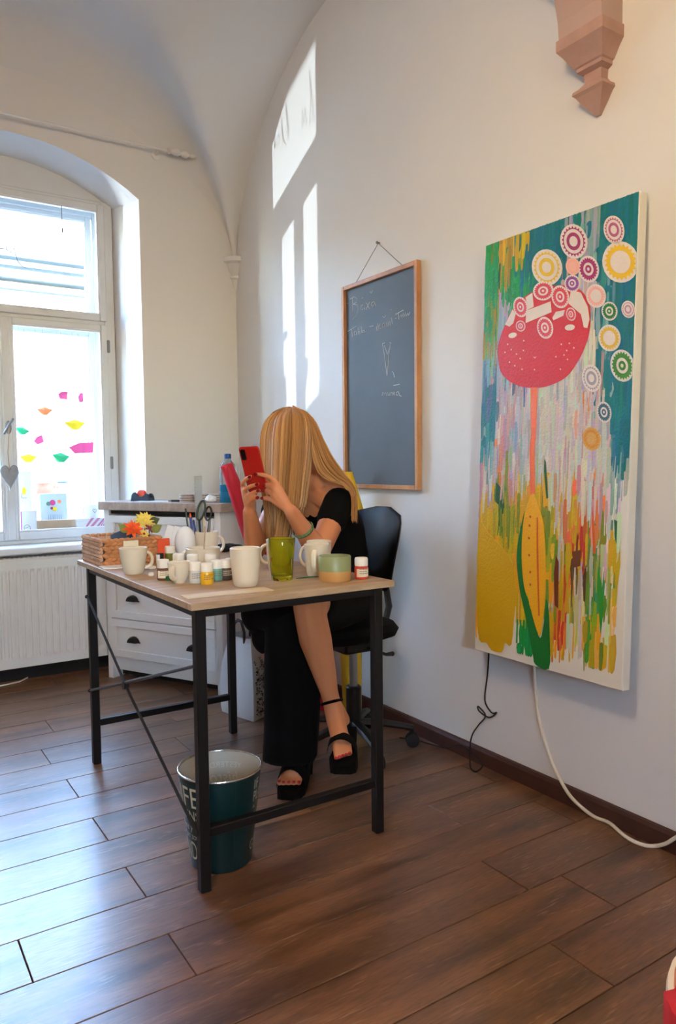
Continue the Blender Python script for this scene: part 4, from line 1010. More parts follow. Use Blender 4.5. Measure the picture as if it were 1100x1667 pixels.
hand = [[(165,400),(168,480)],[(150,405),(175,390),(195,402),(190,425),(168,437)],[(168,437),(195,440),(200,470),(190,505),(165,530)],
 [(232,440),(220,445),(215,462),(225,472),(235,462),(236,440),(240,470)],[(222,402),(230,394)],[(250,425),(270,465)],[(272,420),(248,470)],
 [(298,420),(285,425),(280,440),(288,450),(298,440),(300,418),(306,445)],[(272,358),(280,368),(290,352)],[(131,430),(136,431)],
 [(135,605),(190,572)],[(160,592),(165,640)],[(185,600),(175,610),(178,630),(188,622),(188,602),(192,628)],[(200,580),(202,622),(212,618),(212,605),(202,608)],
 [(220,575),(222,615)],[(228,598),(226,610),(234,612),(238,600),(228,598)],[(240,595),(241,608),(248,606),(250,592)],[(270,575),(295,570)],
 [(310,580),(312,572),(316,602)],[(320,555),(324,600)],[(328,575),(340,565),(334,555),(326,570),(332,590),(345,580)],[(360,552),(350,560),(350,580),(360,575),(362,552),(366,578)],
 [(375,548),(378,575)],[(385,545),(388,572)],[(395,540),(398,568)],[(405,520),(412,560)],[(352,510),(360,520),(370,505)],[(401,470),(404,472)],[(428,525),(436,522)],
 [(430,500),(480,472)],[(448,492),(452,530)],[(460,515),(466,500),(470,520),(478,490),(482,515),(492,490),(495,512),(505,492),(510,505),(520,485)],
 [(350,680),(360,740),(378,880)],[(378,880),(390,740),(402,675)],[(362,690),(380,745),(400,690)],[(350,680),(365,675)],[(395,672),(404,678)],[(410,850),(418,860),(424,888)],[(418,938),(456,930)],
 [(348,1000),(350,980),(358,985),(358,1002),(366,980),(372,985),(374,1002)],[(382,978),(384,998),(394,998),(396,976)],[(402,1000),(404,978),(412,982),(414,1000),(422,976),(428,998)],
 [(448,975),(436,980),(434,995),(444,998),(450,978),(456,1000),(466,1004)]]
for (i0, i1) in ((0, 9), (9, 10), (10, 17), (17, 18), (18, 28), (28, 29), (29, 32), (32, 37), (37, 38), (38, 39), (39, len(hand))):
    mb = MB()
    for st_ in hand[i0:i1]: mb.tube([chk(*p) for p in st_], .0014, 5, flat=.5, up=(1, 0, 0))
    plabel(obj('chalk_word', mb, 'chalk', brd), 'white chalk handwriting')

# ------------------------------------------------------------------ large painting, its foot standing off the wall
PYL, PYR, PZB, PZT, PXB, PXT = 1.874, 1.287, .446, 1.819, 1.775, 1.825
PWd = PYL-PYR; Vv = Vector((PXT-PXB, 0, PZT-PZB)); PH = Vv.length; Vv.normalize(); Uv = Vector((0, -1, 0)); Nv = Uv.cross(Vv).normalized()
pnt = empty('painting', (PXB, PYL, PZB), 0, 'tall colourful canvas of a red-faced flower figure among rosettes', 'painting')
def L3(u, v, d=0): return Uv*u+Vv*v+Nv*d
P0_ = Vector((PXB, PYL, PZB))
def puv(px, py):
    q = onplane(px, py, P0_, Nv)-P0_; return min(max(q.dot(Uv), .001), PWd-.001), min(max(q.dot(Vv), .001), PH-.001)
mb = MB(); th = .035
rg = lambda d, i: [L3(i, i, d), L3(PWd-i, i, d), L3(PWd-i, PH-i, d), L3(i, PH-i, d)]
mb.loft([rg(-th, .002), rg(-th+.002, 0), rg(-.002, 0), rg(0, .002)]); obj('canvas', mb, 'canvas', pnt, smooth=False)
CC = dict(T=(14, 116, 128), G=(24, 146, 72), D=(28, 84, 46), Y=(214, 168, 18), K=(168, 140, 24), W=(206, 200, 190), P=(196, 148, 152), L=(128, 168, 170), O=(228, 118, 62), B=(78, 108, 136), V=(178, 172, 182), R=(196, 52, 44), g=(120, 140, 40), M=(150, 84, 96), N=(96, 58, 34), C=(226, 220, 206), S=(150, 190, 120))
rowsC = ["GK KY YKT T T TTV VL T T", "GG GK GT T T TV VLT T T", "GG GD GT GT T TP VL T T", "GK VG GG GT T T VW TL T", "KG VL GG GT T P WV LT T", "KG LV G G T W WL LT T",
 "KL LV G W T W W LT T", "LB LV P W W W WV VT T", "PB PVV BPV W W W VW PTT T", "BT PVB PVW W W VW WWPO TW T", "TB PVW VPW VW W W WWWO WWPT T", "TL PVW VL VW W W WWWO VW T", "TL OPVW VSW VW W WWP WWP W LT", "WP OgKW PVW WWS W PWWW WWP WWO LW",
 "WP DgYW OPYW YWW YW PYWW WWO PWWO LC", "YY gYD OYg Y Yg YOW YO PO WC", "YY YgD Yg Y Yg OYW YOR WOg CWD", "Y Y Yg Y Yg gYW RNY WgO CY", "Y Y Y Y gY gNY NYW WgG YC", "Y Y Y Y gY RYO gNW GgW YgC", "Y Y YC Y gW OYg WYg GgW YC", "Y YC YC G WG YOR YW GY YC", "YC C C G CW YOC YC gYC YC", "C C C G C CY C CY C"]
rnd = random.Random(11)
NRW = len(rowsC)
def cell(u, v):
    r = min(max(int((1-v)*NRW), 0), NRW-1); cells = rowsC[r].split(); return cells[min(max(int(u*len(cells)), 0), len(cells)-1)]
# underpainting: narrow vertical bands of colour
mb = MB(); NU, NVv = 84, 70
for i in range(NU):
    j0 = rnd.uniform(-.035, .035); k0 = rnd.uniform(-.05, .05); pk = rnd.random(); key = '?'
    for j in range(NVv):
        u0, u1 = i/NU, (i+1)/NU; v0, v1 = j/NVv, (j+1)/NVv
        c = cell((u0+u1)/2+j0, (v0+v1)/2+k0)
        if key not in c or rnd.random() < .12: key = c[int(pk*len(c)) % len(c)] if rnd.random() < .7 else rnd.choice(c)
        if key == 'C' or (v1 < .045) or (u0 > .955 and v0 < .42): continue
        a1 = CC[key]; c2 = CC[rnd.choice(c)]; f = rnd.uniform(.1, .45)
        col = lin([min(255, max(0, a1[q]*(1-f)+c2[q]*f+rnd.uniform(-7, 7))) for q in range(3)])
        mb.add([L3(max(u0*PWd, .002), v0*PH, .0004), L3(min(u1*PWd, PWd-.002), v0*PH, .0004), L3(min(u1*PWd, PWd-.002), min(v1*PH, PH-.002), .0004), L3(max(u0*PWd, .002), min(v1*PH, PH-.002), .0004)], [(0, 1, 2, 3)], col)
o = obj('underpainting', mb, 'brush_paint', pnt, smooth=False); o['kind'] = 'stuff'
mb = MB(); strokes = []
for k in range(1900):
    v = rnd.random(); u = rnd.random(); c = cell(u, v); strokes.append((u, v, rnd.choice(c), c))
for i, (u, v, key, cset) in enumerate(strokes):
    w = rnd.uniform(.004, .016); h = rnd.uniform(.04, .15)
    if key in 'TGY': w *= 1.4
    cu = u*PWd; cv = v*PH
    if key == 'C' and v < .1: continue
    if u > .955 and v < .42: continue
    v0, v1 = max(cv-h/2, .03 if key != 'Y' else .045), min(cv+h/2, PH-.001); u0, u1 = max(cu-w/2, .001), min(cu+w/2, PWd-.001)
    if v1-v0 < .012 or u1-u0 < .002: continue
    d = .0006+.0009*i/len(strokes)
    oth = CC[rnd.choice(cset)]; f = rnd.uniform(.0, .4)
    col = lin([min(255, max(0, (CC[key][q]*(1-f)+oth[q]*f)*rnd.uniform(.9, 1.08)+rnd.uniform(-6, 6))) for q in range(3)])
    j = rnd.uniform(-.003, .003)
    pts = [L3(u0+.2*w, v0, d), L3((u0+u1)/2, v0-.004, d), L3(u1-.2*w, v0+.003, d), L3(min(u1+j, PWd-.001), (v0+v1)/2, d), L3(u1-.1*w, v1-.003, d), L3((u0+u1)/2, v1, d), L3(u0+.1*w, v1-.004, d), L3(max(u0+j, .001), (v0+v1)/2, d)]
    mb.add(pts, [tuple(range(8))], col)
o = obj('brush_strokes', mb, 'brush_paint', pnt, smooth=False); o['kind'] = 'stuff'
ZA = 320/1100.0
def pa(x, y): return puv(760+x*ZA, 290+y*ZA)
def pb(x, y): return puv(760+x*ZA, 700+y*ZA)
def flat(name, poly, col, d, label=None):
    mb = MB(); c = lin(col)
    mb.add([L3(u, v, d) for u, v in poly]+[L3(u, v, d-.0006) for u, v in poly], [tuple(range(len(poly)))]+[(i, (i+1) % len(poly), len(poly)+(i+1) % len(poly), len(poly)+i) for i in range(len(poly))], c)
    o = obj(name, mb, 'brush_paint', pnt, smooth=False)
    if label: o['label'] = label
    return o
def smooth_poly(p, n=4):
    out = []; m = len(p)
    for i in range(m):
        a, b, c, d = p[i-1], p[i], p[(i+1) % m], p[(i+2) % m]
        for k in range(n):
            t = k/n
            out.append(tuple(.5*((2*b[q])+(-a[q]+c[q])*t+(2*a[q]-5*b[q]+4*c[q]-d[q])*t*t+(-a[q]+3*b[q]-3*c[q]+d[q])*t**3) for q in (0, 1)))
    return out
head = [(175,990),(180,920),(215,820),(260,730),(330,660),(420,615),(520,600),(600,610),(650,640),(685,700),(692,780),(685,870),(660,950),(620,1030),(560,1110),(480,1155),(390,1175),(300,1165),(230,1130),(190,1080)]
flat('painted_face', smooth_poly([pa(*p) for p in head]), (198, 30, 32), .0022, 'round red face')
for p in ([(215,820),(258,735),(275,760),(262,812),(240,832)], [(335,742),(470,690),(476,750),(330,812)], [(480,782),(500,748),(550,738),(542,770),(486,796)], [(585,625),(640,642),(678,720),(688,790),(676,840),(656,836),(640,762),(570,702)], [(330,668),(368,642),(376,720),(345,736)]):
    flat('painted_hair_patch', [pa(*q) for q in p], (224, 212, 200), .0026)
def ell(cx, cy, rx, ry, fn=pa, n=24, teeth=0, amp=.0, rot=-.25):
    out = []
    for k in range(n):
        t = 2*PI*k/n; f = 1+(amp if (teeth and k % 2) else 0)
        x = rx*f*math.cos(t); y = ry*f*math.sin(t)
        out.append(fn(cx+x*math.cos(rot)-y*math.sin(rot)*.8, cy+x*math.sin(rot)*.9+y*math.cos(rot)))
    return out
WHT = (226, 214, 206)
def rosette(cx, cy, rx, ry, col, fn=pa, style=0, bg=WHT, d=.0027):
    o = flat('painted_rosette', ell(cx, cy, rx*1.12, ry*1.12, fn), bg, d)
    flat_c = [(1.0, col, True), (.80, bg, False), (.58, col, False), (.34, bg, False)]
    if style == 1: flat_c = [(1.0, col, True), (.55, bg, False), (.34, col, False), (.14, bg, False)]
    if style == 2: flat_c = [(1.0, col, True), (.62, bg, False)]
    for i, (f, c, tooth) in enumerate(flat_c):
        p = ell(cx, cy, rx*f, ry*f, fn, 44 if tooth else 22, tooth, -.16)
        mb = MB(); dd = d+.0003*(i+1)
        mb.add([L3(u, v, dd) for u, v in p], [tuple(range(len(p)))], lin(c)); obj('rosette_ring', mb, 'brush_paint', o, smooth=False)
    return o
rosette(595, 495, 36, 44, (238, 170, 150), style=2, bg=(238, 180, 160)); rosette(725, 660, 50, 60, (236, 170, 160), style=2)
for a in ((450, 500, 76, 92, (222, 186, 46), 0), (600, 355, 68, 88, (160, 56, 108), 0), (825, 290, 52, 72, (176, 90, 130), 0), (862, 470, 92, 105, (226, 184, 30), 2), (683, 510, 52, 68, (160, 44, 104), 1), (592, 590, 40, 44, (140, 70, 150), 1),
          (800, 745, 40, 48, (40, 120, 56), 1), (905, 735, 34, 44, (186, 140, 170), 0), (800, 895, 56, 68, (218, 180, 60), 2), (872, 1050, 60, 82, (60, 130, 40), 1), (770, 1310, 36, 54, (60, 100, 124), 1), (700, 1120, 48, 70, (160, 156, 170), 0)):
    rosette(*a[:5], style=a[5])
rosette(700, 50, 45, 60, (206, 140, 40), pb, 2, (214, 160, 80))
for a in ((430, 632, 52, 48), (525, 665, 44, 58), (440, 838, 40, 56), (303, 722, 36, 52), (585, 762, 24, 34), (303, 828, 24, 28)): rosette(*a, (210, 64, 76), style=1, d=.0030)
flat('painted_eye', ell(258, 880, 24, 15, rot=-.3), (228, 220, 200), .0030); flat('painted_eye', ell(578, 836, 28, 17, rot=-.15), (228, 220, 200), .0030)
for (x, y) in ((230,930),(250,960),(240,1030),(270,1050),(300,1010),(320,910),(318,965),(310,1070),(530,930),(575,925),(560,965),(600,950),(500,1000),(565,1015),(525,1070),(380,1072),(215,975),(280,985),(545,990)):
    flat('painted_dot', ell(x, y, 4, 5, n=8), (236, 190, 150), .0026)
flat('painted_mouth', [pa(372, 998), pa(382, 1004), pa(392, 998), pa(382, 1010)], (240, 200, 180), .0026)
st = [pa(358, 1172), pa(397, 1172)]+[pb(388, 40), pb(380, 100), pb(385, 358), pb(356, 356), pb(352, 100), pb(360, 40)]
flat('painted_stem', st, (232, 108, 58), .0024, 'orange stem')
leafp = [(325,450),(292,600),(280,720),(295,880),(320,1000),(345,1120),(370,1250),(385,1312),(460,1335),(466,1180),(458,1000),(444,950),(432,1080),(412,1165),(380,1080),(345,960),(318,860),(306,700),(312,560)]
flat('painted_leaf', smooth_poly([pb(*p) for p in leafp], 3), (26, 112, 44), .0024, 'dark green leaf')
bulb = [(370,355),(400,420),(430,520),(440,650),(443,800),(440,940),(425,1080),(410,1155),(380,1080),(350,960),(320,860),(310,700),(315,540),(335,430)]
flat('painted_bulb', smooth_poly([pb(*p) for p in bulb], 3), (236, 170, 24), .0027, 'yellow-orange flower bulb')
flat('painted_line', [pb(392, 490), pb(400, 490), pb(404, 760), pb(410, 1040), pb(402, 1040), pb(394, 760)], (206, 90, 30), .0031)
for (x, y) in ((357,485),(353,535),(350,605),(351,700),(357,795),(357,865)): flat('painted_dot', ell(x, y, 6, 8, pb, 8), (190, 90, 30), .0031)
flat('painted_field', smooth_poly([pb(*p) for p in [(72,520),(120,575),(200,660),(255,745),(278,900),(268,1010),(250,1200),(215,1190),(196,1242),(140,1232),(110,1190),(70,1172),(58,1000),(60,750)]], 3), (210, 162, 18), .0019, 'broad yellow field')
for p, c in (([(435,160),(444,180),(456,380),(446,385),(432,230)], (40, 96, 50)), ([(705,420),(715,560),(722,690),(708,690),(700,520)], (214, 96, 40)), ([(500,700),(515,740),(512,1000),(492,980),(488,800)], (110, 50, 30)), ([(735,760),(755,860),(768,1000),(750,1140),(728,900)], (50, 150, 50)), ([(590,680),(640,670),(636,760),(600,770)], (110, 60, 36)), ([(825,500),(842,510),(838,640),(828,600)], (44, 104, 60)), ([(870,-60),(925,-60),(922,60),(890,180),(872,80)], (10, 108, 122)), ([(165,290),(190,320),(180,420),(160,400)], (36, 80, 44))):
    flat('painted_blade', [pb(*q) for q in p], c, .0021)

# ------------------------------------------------------------------ cables at the wall
def crom(p, n=5):
    out = []
    for i in range(len(p)-1):
        a, b, c, d = p[max(i-1, 0)], p[i], p[i+1], p[min(i+2, len(p)-1)]
        for k in range(n):
            t = k/n; out.append(.5*((2*b)+(c-a)*t+(2*a-5*b+4*c-d)*t*t+(3*b-a-3*c+d)*t**3))
    out.append(p[-1]); return out
xw = XW-.006
def wl(px, py): return onx(px, py, xw)
CLIM = XW-.0195
def fl(px, py, h=.004):
    p = onz(px, py, h); return p if p.x < CLIM else onx(px, py, CLIM)
pts = [Vector((1.846, onx(797, 1062, 1.846).y, .53)), onx(795, 1072, 1.856), wl(793, 1100), wl(789, 1140), wl(800, 1160), wl(808, 1160), wl(796, 1168), wl(780, 1158), wl(778, 1150), wl(790, 1165), onx(779, 1180, XW-.010), onx(769, 1195, CLIM), fl(765, 1212), fl(765, 1232), fl(766, 1250), fl(775, 1256), fl(785, 1246), fl(776, 1233), fl(763, 1222), fl(751, 1213), fl(742, 1214), fl(728, 1218), fl(703, 1212), fl(675, 1204), fl(650, 1201)]
mb = MB(); mb.tube([V_ for V_ in crom(pts, 5)], .0028, 6); tag(obj('cable', mb, 'cable_black'), 'thin black cable with a loose knot hanging below the painting', 'cable')
WLIM = XW-.0222
def fw(px, py, h=.006):
    p = onz(px, py, h); return p if p.x < WLIM else onx(px, py, WLIM)
pts = [Vector((1.846, onx(868, 1085, 1.846).y, .53)), onx(869, 1098, 1.856), wl(872, 1130), wl(876, 1165), wl(884, 1198), wl(896, 1235), onx(908, 1262, WLIM), onx(925, 1292, XW-.024), fw(945, 1313, .02), fw(968, 1330), fw(992, 1340), fw(1018, 1362), fw(1045, 1375), fw(1066, 1377), onx(1084, 1373, XW-.026), onx(1102, 1362, XW-.026), onx(1150, 1335, XW-.012)]
mb = MB(); mb.tube(crom(pts), .0055, 8); tag(obj('cable', mb, 'cable_white'), 'thick white cable curving from the painting down to the floor', 'cable')
sk = empty('wall_socket', onx(433, 1017, XW), 0, 'round wall socket with black centre low on the wall', 'socket')
mb = MB(); mb.lathe([(.04, 0), (.04, .008), (.036, .011)], 24, Matrix.Rotation(-PI/2, 4, 'Y')); obj('plate', mb, 'socket_white', sk); mb = MB(); mb.lathe([(.033, .009), (.033, .014), (.03, .016)], 24, Matrix.Rotation(-PI/2, 4, 'Y')); obj('centre', mb, 'black_plastic', sk)

# ------------------------------------------------------------------ metal waste bin with wrapped lettering
BC = Vector((.816, 1.864, 0)); BR0, BR1, BHH = .083, .113, .262
wb = empty('waste_bin', BC, 0, 'dark green metal waste bin printed with cream slogans', 'waste bin')
mb = MB(); mb.lathe([(BR0-.002, 0), (BR0, .003), (BR1, BHH)], 48, cap=False); mb.add([(BR0*.98*math.cos(2*PI*k/32), BR0*.98*math.sin(2*PI*k/32), .004) for k in range(32)], [tuple(range(32))]); obj('shell', mb, 'bin_green', wb)
mb = MB(); mb.lathe([(BR1-.0025, BHH), (BR0-.002, .006), (.001, .006)], 48, cap=False); obj('lining', mb, 'bin_inside', wb)
mb = MB(); mb.tube([(BR1*math.cos(2*PI*k/48), BR1*math.sin(2*PI*k/48), BHH) for k in range(49)], .0035, 8); obj('rim', mb, 'bin_rim', wb)
def font_geo(txt, shear=0):
    cu = bpy.data.curves.new('t', 'FONT'); cu.body = txt; cu.size = 1; cu.resolution_u = 3; cu.shear = shear
    ob = bpy.data.objects.new('t', cu); COL.objects.link(ob)
    bpy.context.view_layer.update(); me = bpy.data.meshes.new_from_object(ob.evaluated_get(bpy.context.evaluated_depsgraph_get()))
    vs = [v.co.copy() for v in me.vertices]; fs = [tuple(p.vertices) for p in me.polygons]
    bpy.data.objects.remove(ob); bpy.data.meshes.remove(me); return vs, fs
def wrap_text(txt, ang0, zb, hgt, wid=None, m='bin_letter', inside=False, shear=0, vertical=False, bold=True):
    vs, fs = font_geo(txt, shear)
    x0 = min(v.x for v in vs); x1 = max(v.x for v in vs); y0 = min(v.y for v in vs); y1 = max(v.y for v in vs)
    s = hgt/(y1-y0); sx = s if wid is None else wid/(x1-x0)
    mb = MB(); out = []
    for v in vs:
        a = (v.x-x0)*sx; z = zb+(v.y-y0)*s
        R = BR0+(BR1-BR0)*z/BHH
        if not inside:
            R += .0007; t = ang0+a/BR1
        else:
            R -= .0035; t = ang0+a/BR1
        out.append((R*math.cos(t), R*math.sin(t), z))
    mb.add(out, fs)
    return mb
camang = math.atan2(-BC.y, -BC.x)         # from bin towards the camera
L0 = camang-1.32
def letters(txt, ang, zb, h, w=None, **k):
    o = obj('lettering', wrap_text(txt, ang, zb, h, w, **{q: k[q] for q in k if q != 'm'}), k.get('m', 'bin_letter'), wb, smooth=False); o['label'] = 'cream printed words'; return o
letters('LIFE', L0-.28, .182, .056, .118); letters('BEGINS', L0-.30, .146, .027, .118); letters('where your', L0-.30, .108, .026, .125, shear=.25); letters('COMFORT ZONE', L0-.34, .090, .012, .12); letters('ENDS', L0-.26, .030, .052, .112)
L1 = camang+.98
letters('IF', L1, .215, .026, .026); letters('PLAN', L1, .180, .028, .07); letters('A', L1, .160, .010, .012); letters('CHANGE', L1, .120, .028, .1); letters('GOALS', L1+.02, .040, .030, .1)
letters('YESTERDAY IS', camang+PI-.62, .216, .016, .16, m='bin_ghost', inside=True); letters('history', camang+PI-.55, .165, .040, .14, m='bin_ghost', inside=True, shear=.25)
mb = MB(); a = camang+.36; mb.tube([((BR0+.0006)*math.cos(a), (BR0+.0006)*math.sin(a), .006), ((BR1+.0006)*math.cos(a), (BR1+.0006)*math.sin(a), BHH-.004)], .0018, 6); obj('seam', mb, 'bin_green', wb)

# ------------------------------------------------------------------ shopping bag
N_ = onz(413, 1176, .002); R_ = onz(434, 1166, .002); Lf = onz(360, 1158, .002)
bg = empty('shopping_bag', N_, 0, 'white shopping bag with black doodle print and dark handles beside the chest', 'bag')
u_ = Vector((Lf.x-N_.x, Lf.y-N_.y, 0)); v_ = Vector((R_.x-N_.x, R_.y-N_.y, 0)); v_ = v_.normalized()*.16
u_ = u_.normalized()*min(u_.length, .24)
def bq(a, b, z): return u_*a+v_*b+Vector((0, 0, z))
def bring(z, i, dx=0): return [bq(i, i, z), bq(i, .5-.0, z)+v_*0 if False else bq(i, .5+dx, z), bq(i, 1-i, z), bq(.5, 1-i+.02, z), bq(1-i, 1-i, z), bq(1-i, .5-dx, z), bq(1-i, i, z), bq(.5, i-.02, z)]
mb = MB(); mb.loft([bring(0, .02), bring(.02, 0), bring(.12, -.02), bring(.22, .03, .05), bring(.30, .12, .1), bring(.345, .16, .14)], cap=False); mb.add(bring(.003, .03), [tuple(range(8))]); obj('bag_body', mb, 'bag_white', bg)
for side in (0, 1):
    b0 = .14 if side == 0 else .86
    pts = [bq(.34, b0, .32), bq(.34, b0, .37), bq(.42, b0, .415), bq(.52, b0, .42), bq(.62, b0, .405), bq(.68, b0, .36), bq(.68, b0, .32)]
    mb = MB(); mb.tube(pts, .008, 6, flat=.25, up=v_); obj('handle', mb, 'bag_handle', bg)
    pts = [bq(.16, .35+.3*side*0, .33), bq(.14, .38, .38), bq(.15, .47, .41), bq(.16, .58, .40), bq(.16, .62, .33)]
mb = MB(); mb.tube(pts, .008, 6, flat=.25, up=u_); obj('handle', mb, 'bag_handle', bg)
mb = MB(); rb = random.Random(5)
nb = v_.cross(Vector((0, 0, 1))).normalized()
if nb.dot(CAM0-N_) < 0: nb = -nb
for k in range(340):
    b = rb.uniform(.08, .92); z = rb.uniform(.02, .27)
    if z > .14+.2*(1-b): continue
    i = 0 if z < .12 else .03*(z-.12)/.1
    c = bq(-.022+i+ (.02 if z<.02 else 0), b, z)+nb*.0035
    e = v_.normalized()*rb.uniform(-.008, .008); f_ = Vector((0, 0, rb.uniform(-.008, .008)))
    if rb.random() < .2: mb.ball(c, .0032, 6, 4)
    else: mb.tube([c-e-f_, c+f_*.6, c+e+f_*.3, c+e*1.4-f_], .0009, 4)
obj('doodle_print', mb, 'ink', bg)

# ------------------------------------------------------------------ rolls of paper
def paper_roll(name, top, bot, r0, r1, m, label, knee=None):
    t = empty(name, bot, 0, label, 'paper roll'); ax = top-bot
    mb = MB(); d = ax.normalized(); w = d.cross(Vector((1, .3, 0))).normalized(); w2 = d.cross(w)
    rings = []
    for k, r in (((0, r1), (1, r0)) if knee is None else ((0, r1*.5), (knee*.8, r1*.7), (knee, r1), (1, r0))):
        c = ax*k; ring = []
        for q in range(40):
            a = 2*PI*2.2*q/39; rr_ = r*(1-.35*q/39); ring.append(c+(w*math.cos(a)+w2*math.sin(a))*rr_)
        ring += [c+(w*math.cos(2*PI*2.2*q/39)+w2*math.sin(2*PI*2.2*q/39))*(r*(1-.35*q/39)-.0012) for q in range(39, -1, -1)]
        rings.append(ring)
    mb.loft(rings, cap=False); obj('sheet', mb, m, t); return t
yt = onx(566, 768, 1.78)
paper_roll('paper_roll', yt, Vector((1.78, yt.y-.02, .004)), .022, .085, 'yellow_paper', 'tall roll of yellow paper leaning on the wall behind the chair', .80)
rt = W(369, 757, 3.06); rb_ = onz(502, 1150, .004)
paper_roll('paper_roll', rt, rb_ + Vector((.03, 0, 0)), .028, .085, 'red_paper', 'tall roll of crimson paper standing behind the chest corner')

# ------------------------------------------------------------------ office chair
CC_ = Vector((1.575, 2.325, 0))
chair = empty('office_chair', CC_, 0, 'black office chair with curved back on a five-star castor base', 'chair')
for k in range(5):
    a = math.radians(-30-72*k); d = Vector((math.cos(a), math.sin(a), 0)); R = .225
    mb = MB(); mb.tube([d*.025+Vector((0, 0, .10)), d*.12+Vector((0, 0, .095)), d*R+Vector((0, 0, .075))], [.024, .021, .016], 8, flat=.7); lg = obj('leg', mb, 'black_plastic', chair)
    side = Vector((-d.y, d.x, 0)); mb = MB(); c = d*R+Vector((0, 0, .027))
    for s in (-1, 1):
        Mx = Matrix.Translation(c+side*.012*s) @ side.to_track_quat('Z', 'Y').to_matrix().to_4x4(); mb.lathe([(.02, -.008), (.026, -.006), (.026, .006), (.02, .008)], 16, Mx)
    mb.tube([c+Vector((0, 0, .005)), c+Vector((0, 0, .05))], .007, 8); mb.ball(c+Vector((0, 0, .016)), .02, 8, 6, sc=(1, 1, .8)); obj('castor', mb, 'rubber', lg)
mb = MB(); mb.lathe([(.03, .07), (.03, .24), (.024, .245)], 16); obj('column_cover', mb, 'black_plastic', chair)
mb = MB(); mb.lathe([(.016, .24), (.016, .40)], 14); obj('gas_lift', mb, 'steel', chair)
mb = MB(); mb.cbox(-.08, .08, -.07, .07, .385, .425, .008); mb.tube([(.02, -.06, .40), (.03, -.17, .395), (.02, -.22, .41)], [.007, .006, .009], 8); obj('mechanism', mb, 'black_plastic', chair)
def srr(cx, cy, hw, hd, z, e=.55, n=28):
    o = rr_ring(hw, hd, z, n, e); return [Vector((v.x+cx, v.y+cy, v.z)) for v in o]
mb = MB(); mb.loft([srr(-.02, .06, .15, .15, .425), srr(-.02, .06, .185, .185, .44), srr(-.02, .06, .195, .195, .465), srr(-.02, .06, .18, .18, .487), srr(-.02, .06, .10, .10, .492), srr(-.02, .06, .002, .002, .490)]); obj('seat', mb, 'black_fabric', chair)
# backrest: curved shield, narrow at the foot
mb = MB(); rings = []
for k in range(13):
    t = k/12; z = .595+.325*t
    hw = .075+.150*min(1, t/.62)**.8 if t < .62 else .225*math.sqrt(max(.02, 1-((t-.62)/.385)**3.2))
    ring_f = []; ring_b = []
    for q in range(15):
        s = -1+2*q/14; y_ = hw*s; x_ = .155+.035*t-.075*(s*hw/.225)**2*1.0-.02*math.sin(PI*t)
        th_ = .022*math.sqrt(max(0.02, 1-abs(s)**3))*(.6 if k in (0, 12) else 1)
        ring_f.append(Vector((x_-th_, y_+.055, z))); ring_b.append(Vector((x_+th_, y_+.055, z)))
    rings.append(ring_f+ring_b[::-1])
mb.loft(rings); obj('backrest', mb, 'black_leather', chair)
mb = MB(); mb.tube([(.07, .02, .41), (.17, .035, .43), (.205, .045, .52), (.185, .05, .66)], [.016, .018, .018, .014], 8, flat=.5, up=(0, 1, 0)); obj('back_bar', mb, 'black_plastic', chair)

# ------------------------------------------------------------------ seated person
def bake(o, vox, it=6, fac=.5):
    md = o.modifiers.new('r', 'REMESH'); md.mode = 'VOXEL'; md.voxel_size = vox; md.use_smooth_shade = True
    sm = o.modifiers.new('s', 'SMOOTH'); sm.iterations = it; sm.factor = fac
    bpy.context.view_layer.update()
    me = bpy.data.meshes.new_from_object(o.evaluated_get(bpy.context.evaluated_depsgraph_get()))
    old = o.data; mats = [m for m in old.materials]; o.modifiers.clear(); o.data = me
    if not me.materials:
        for m in mats: me.materials.append(m)
    bpy.data.meshes.remove(old); me.polygons.foreach_set('use_smooth', [True]*len(me.polygons)); return o
V = Vector
HC = W(472, 719, 2.69)
SHL, SHR = W(551, 818, 2.685), V((1.405, 2.535, .985))
ELL, ELR = W(519, 900, 2.54), W(417, 894, 2.70)
WRL, WRR = W(474, 833, 2.415), W(406, 833, 2.56)
NB = V((1.445, 2.375, 1.025))
tl, tr, bl_ = W(388, 728, 2.455), W(421.5, 726, 2.4225), W(405, 798, 2.508)
wv_ = (tr-tl).normalized(); hv_ = (bl_-tl); hv_ = (hv_-wv_*hv_.dot(wv_)).normalized(); nv_ = wv_.cross(hv_)
if nv_.dot(CAM0-tl) < 0: nv_ = -nv_
pw, phh = .0755, .160
PC_ = tl+wv_*pw/2+hv_*phh/2
def PB(px, py): return onplane(px, py, PC_+nv_*.0115, nv_)      # a finger lying on the back of the phone
def PS(px, py): return onplane(px, py, PC_-nv_*.0135, nv_)      # a thumb on its screen
body = MB()
def limb(pts, rad, n=12, flat=1.0, up=None): body.tube(pts, rad, n, flat=flat, up=up, round_ends=True)
sh_dir = (SHR-SHL).normalized()
limb([V((1.565, 2.38, .615)), V((1.575, 2.382, .70)), V((1.54, 2.38, .84)), V((1.49, 2.378, .94)), V((1.465, 2.377, .985))], [.115, .105, .115, .125, .10], 18, .72, sh_dir.cross(V((0, 0, 1))))
limb([NB+V((0, 0, -.03)), SHL+V((.0, .03, .0))], [.055, .050]); limb([NB+V((0, 0, -.03)), SHR+V((0, -.03, 0))], [.055, .050])
limb([NB+V((.02, 0, -.02)), SHL+V((.03, .06, -.01))], [.06, .05])
limb([NB+V((0, 0, -.02)), V((1.40, 2.365, 1.075)), HC+V((.03, .01, -.06))], [.052, .046, .05])
FD = V((-.86, -.22, -.45)).normalized()
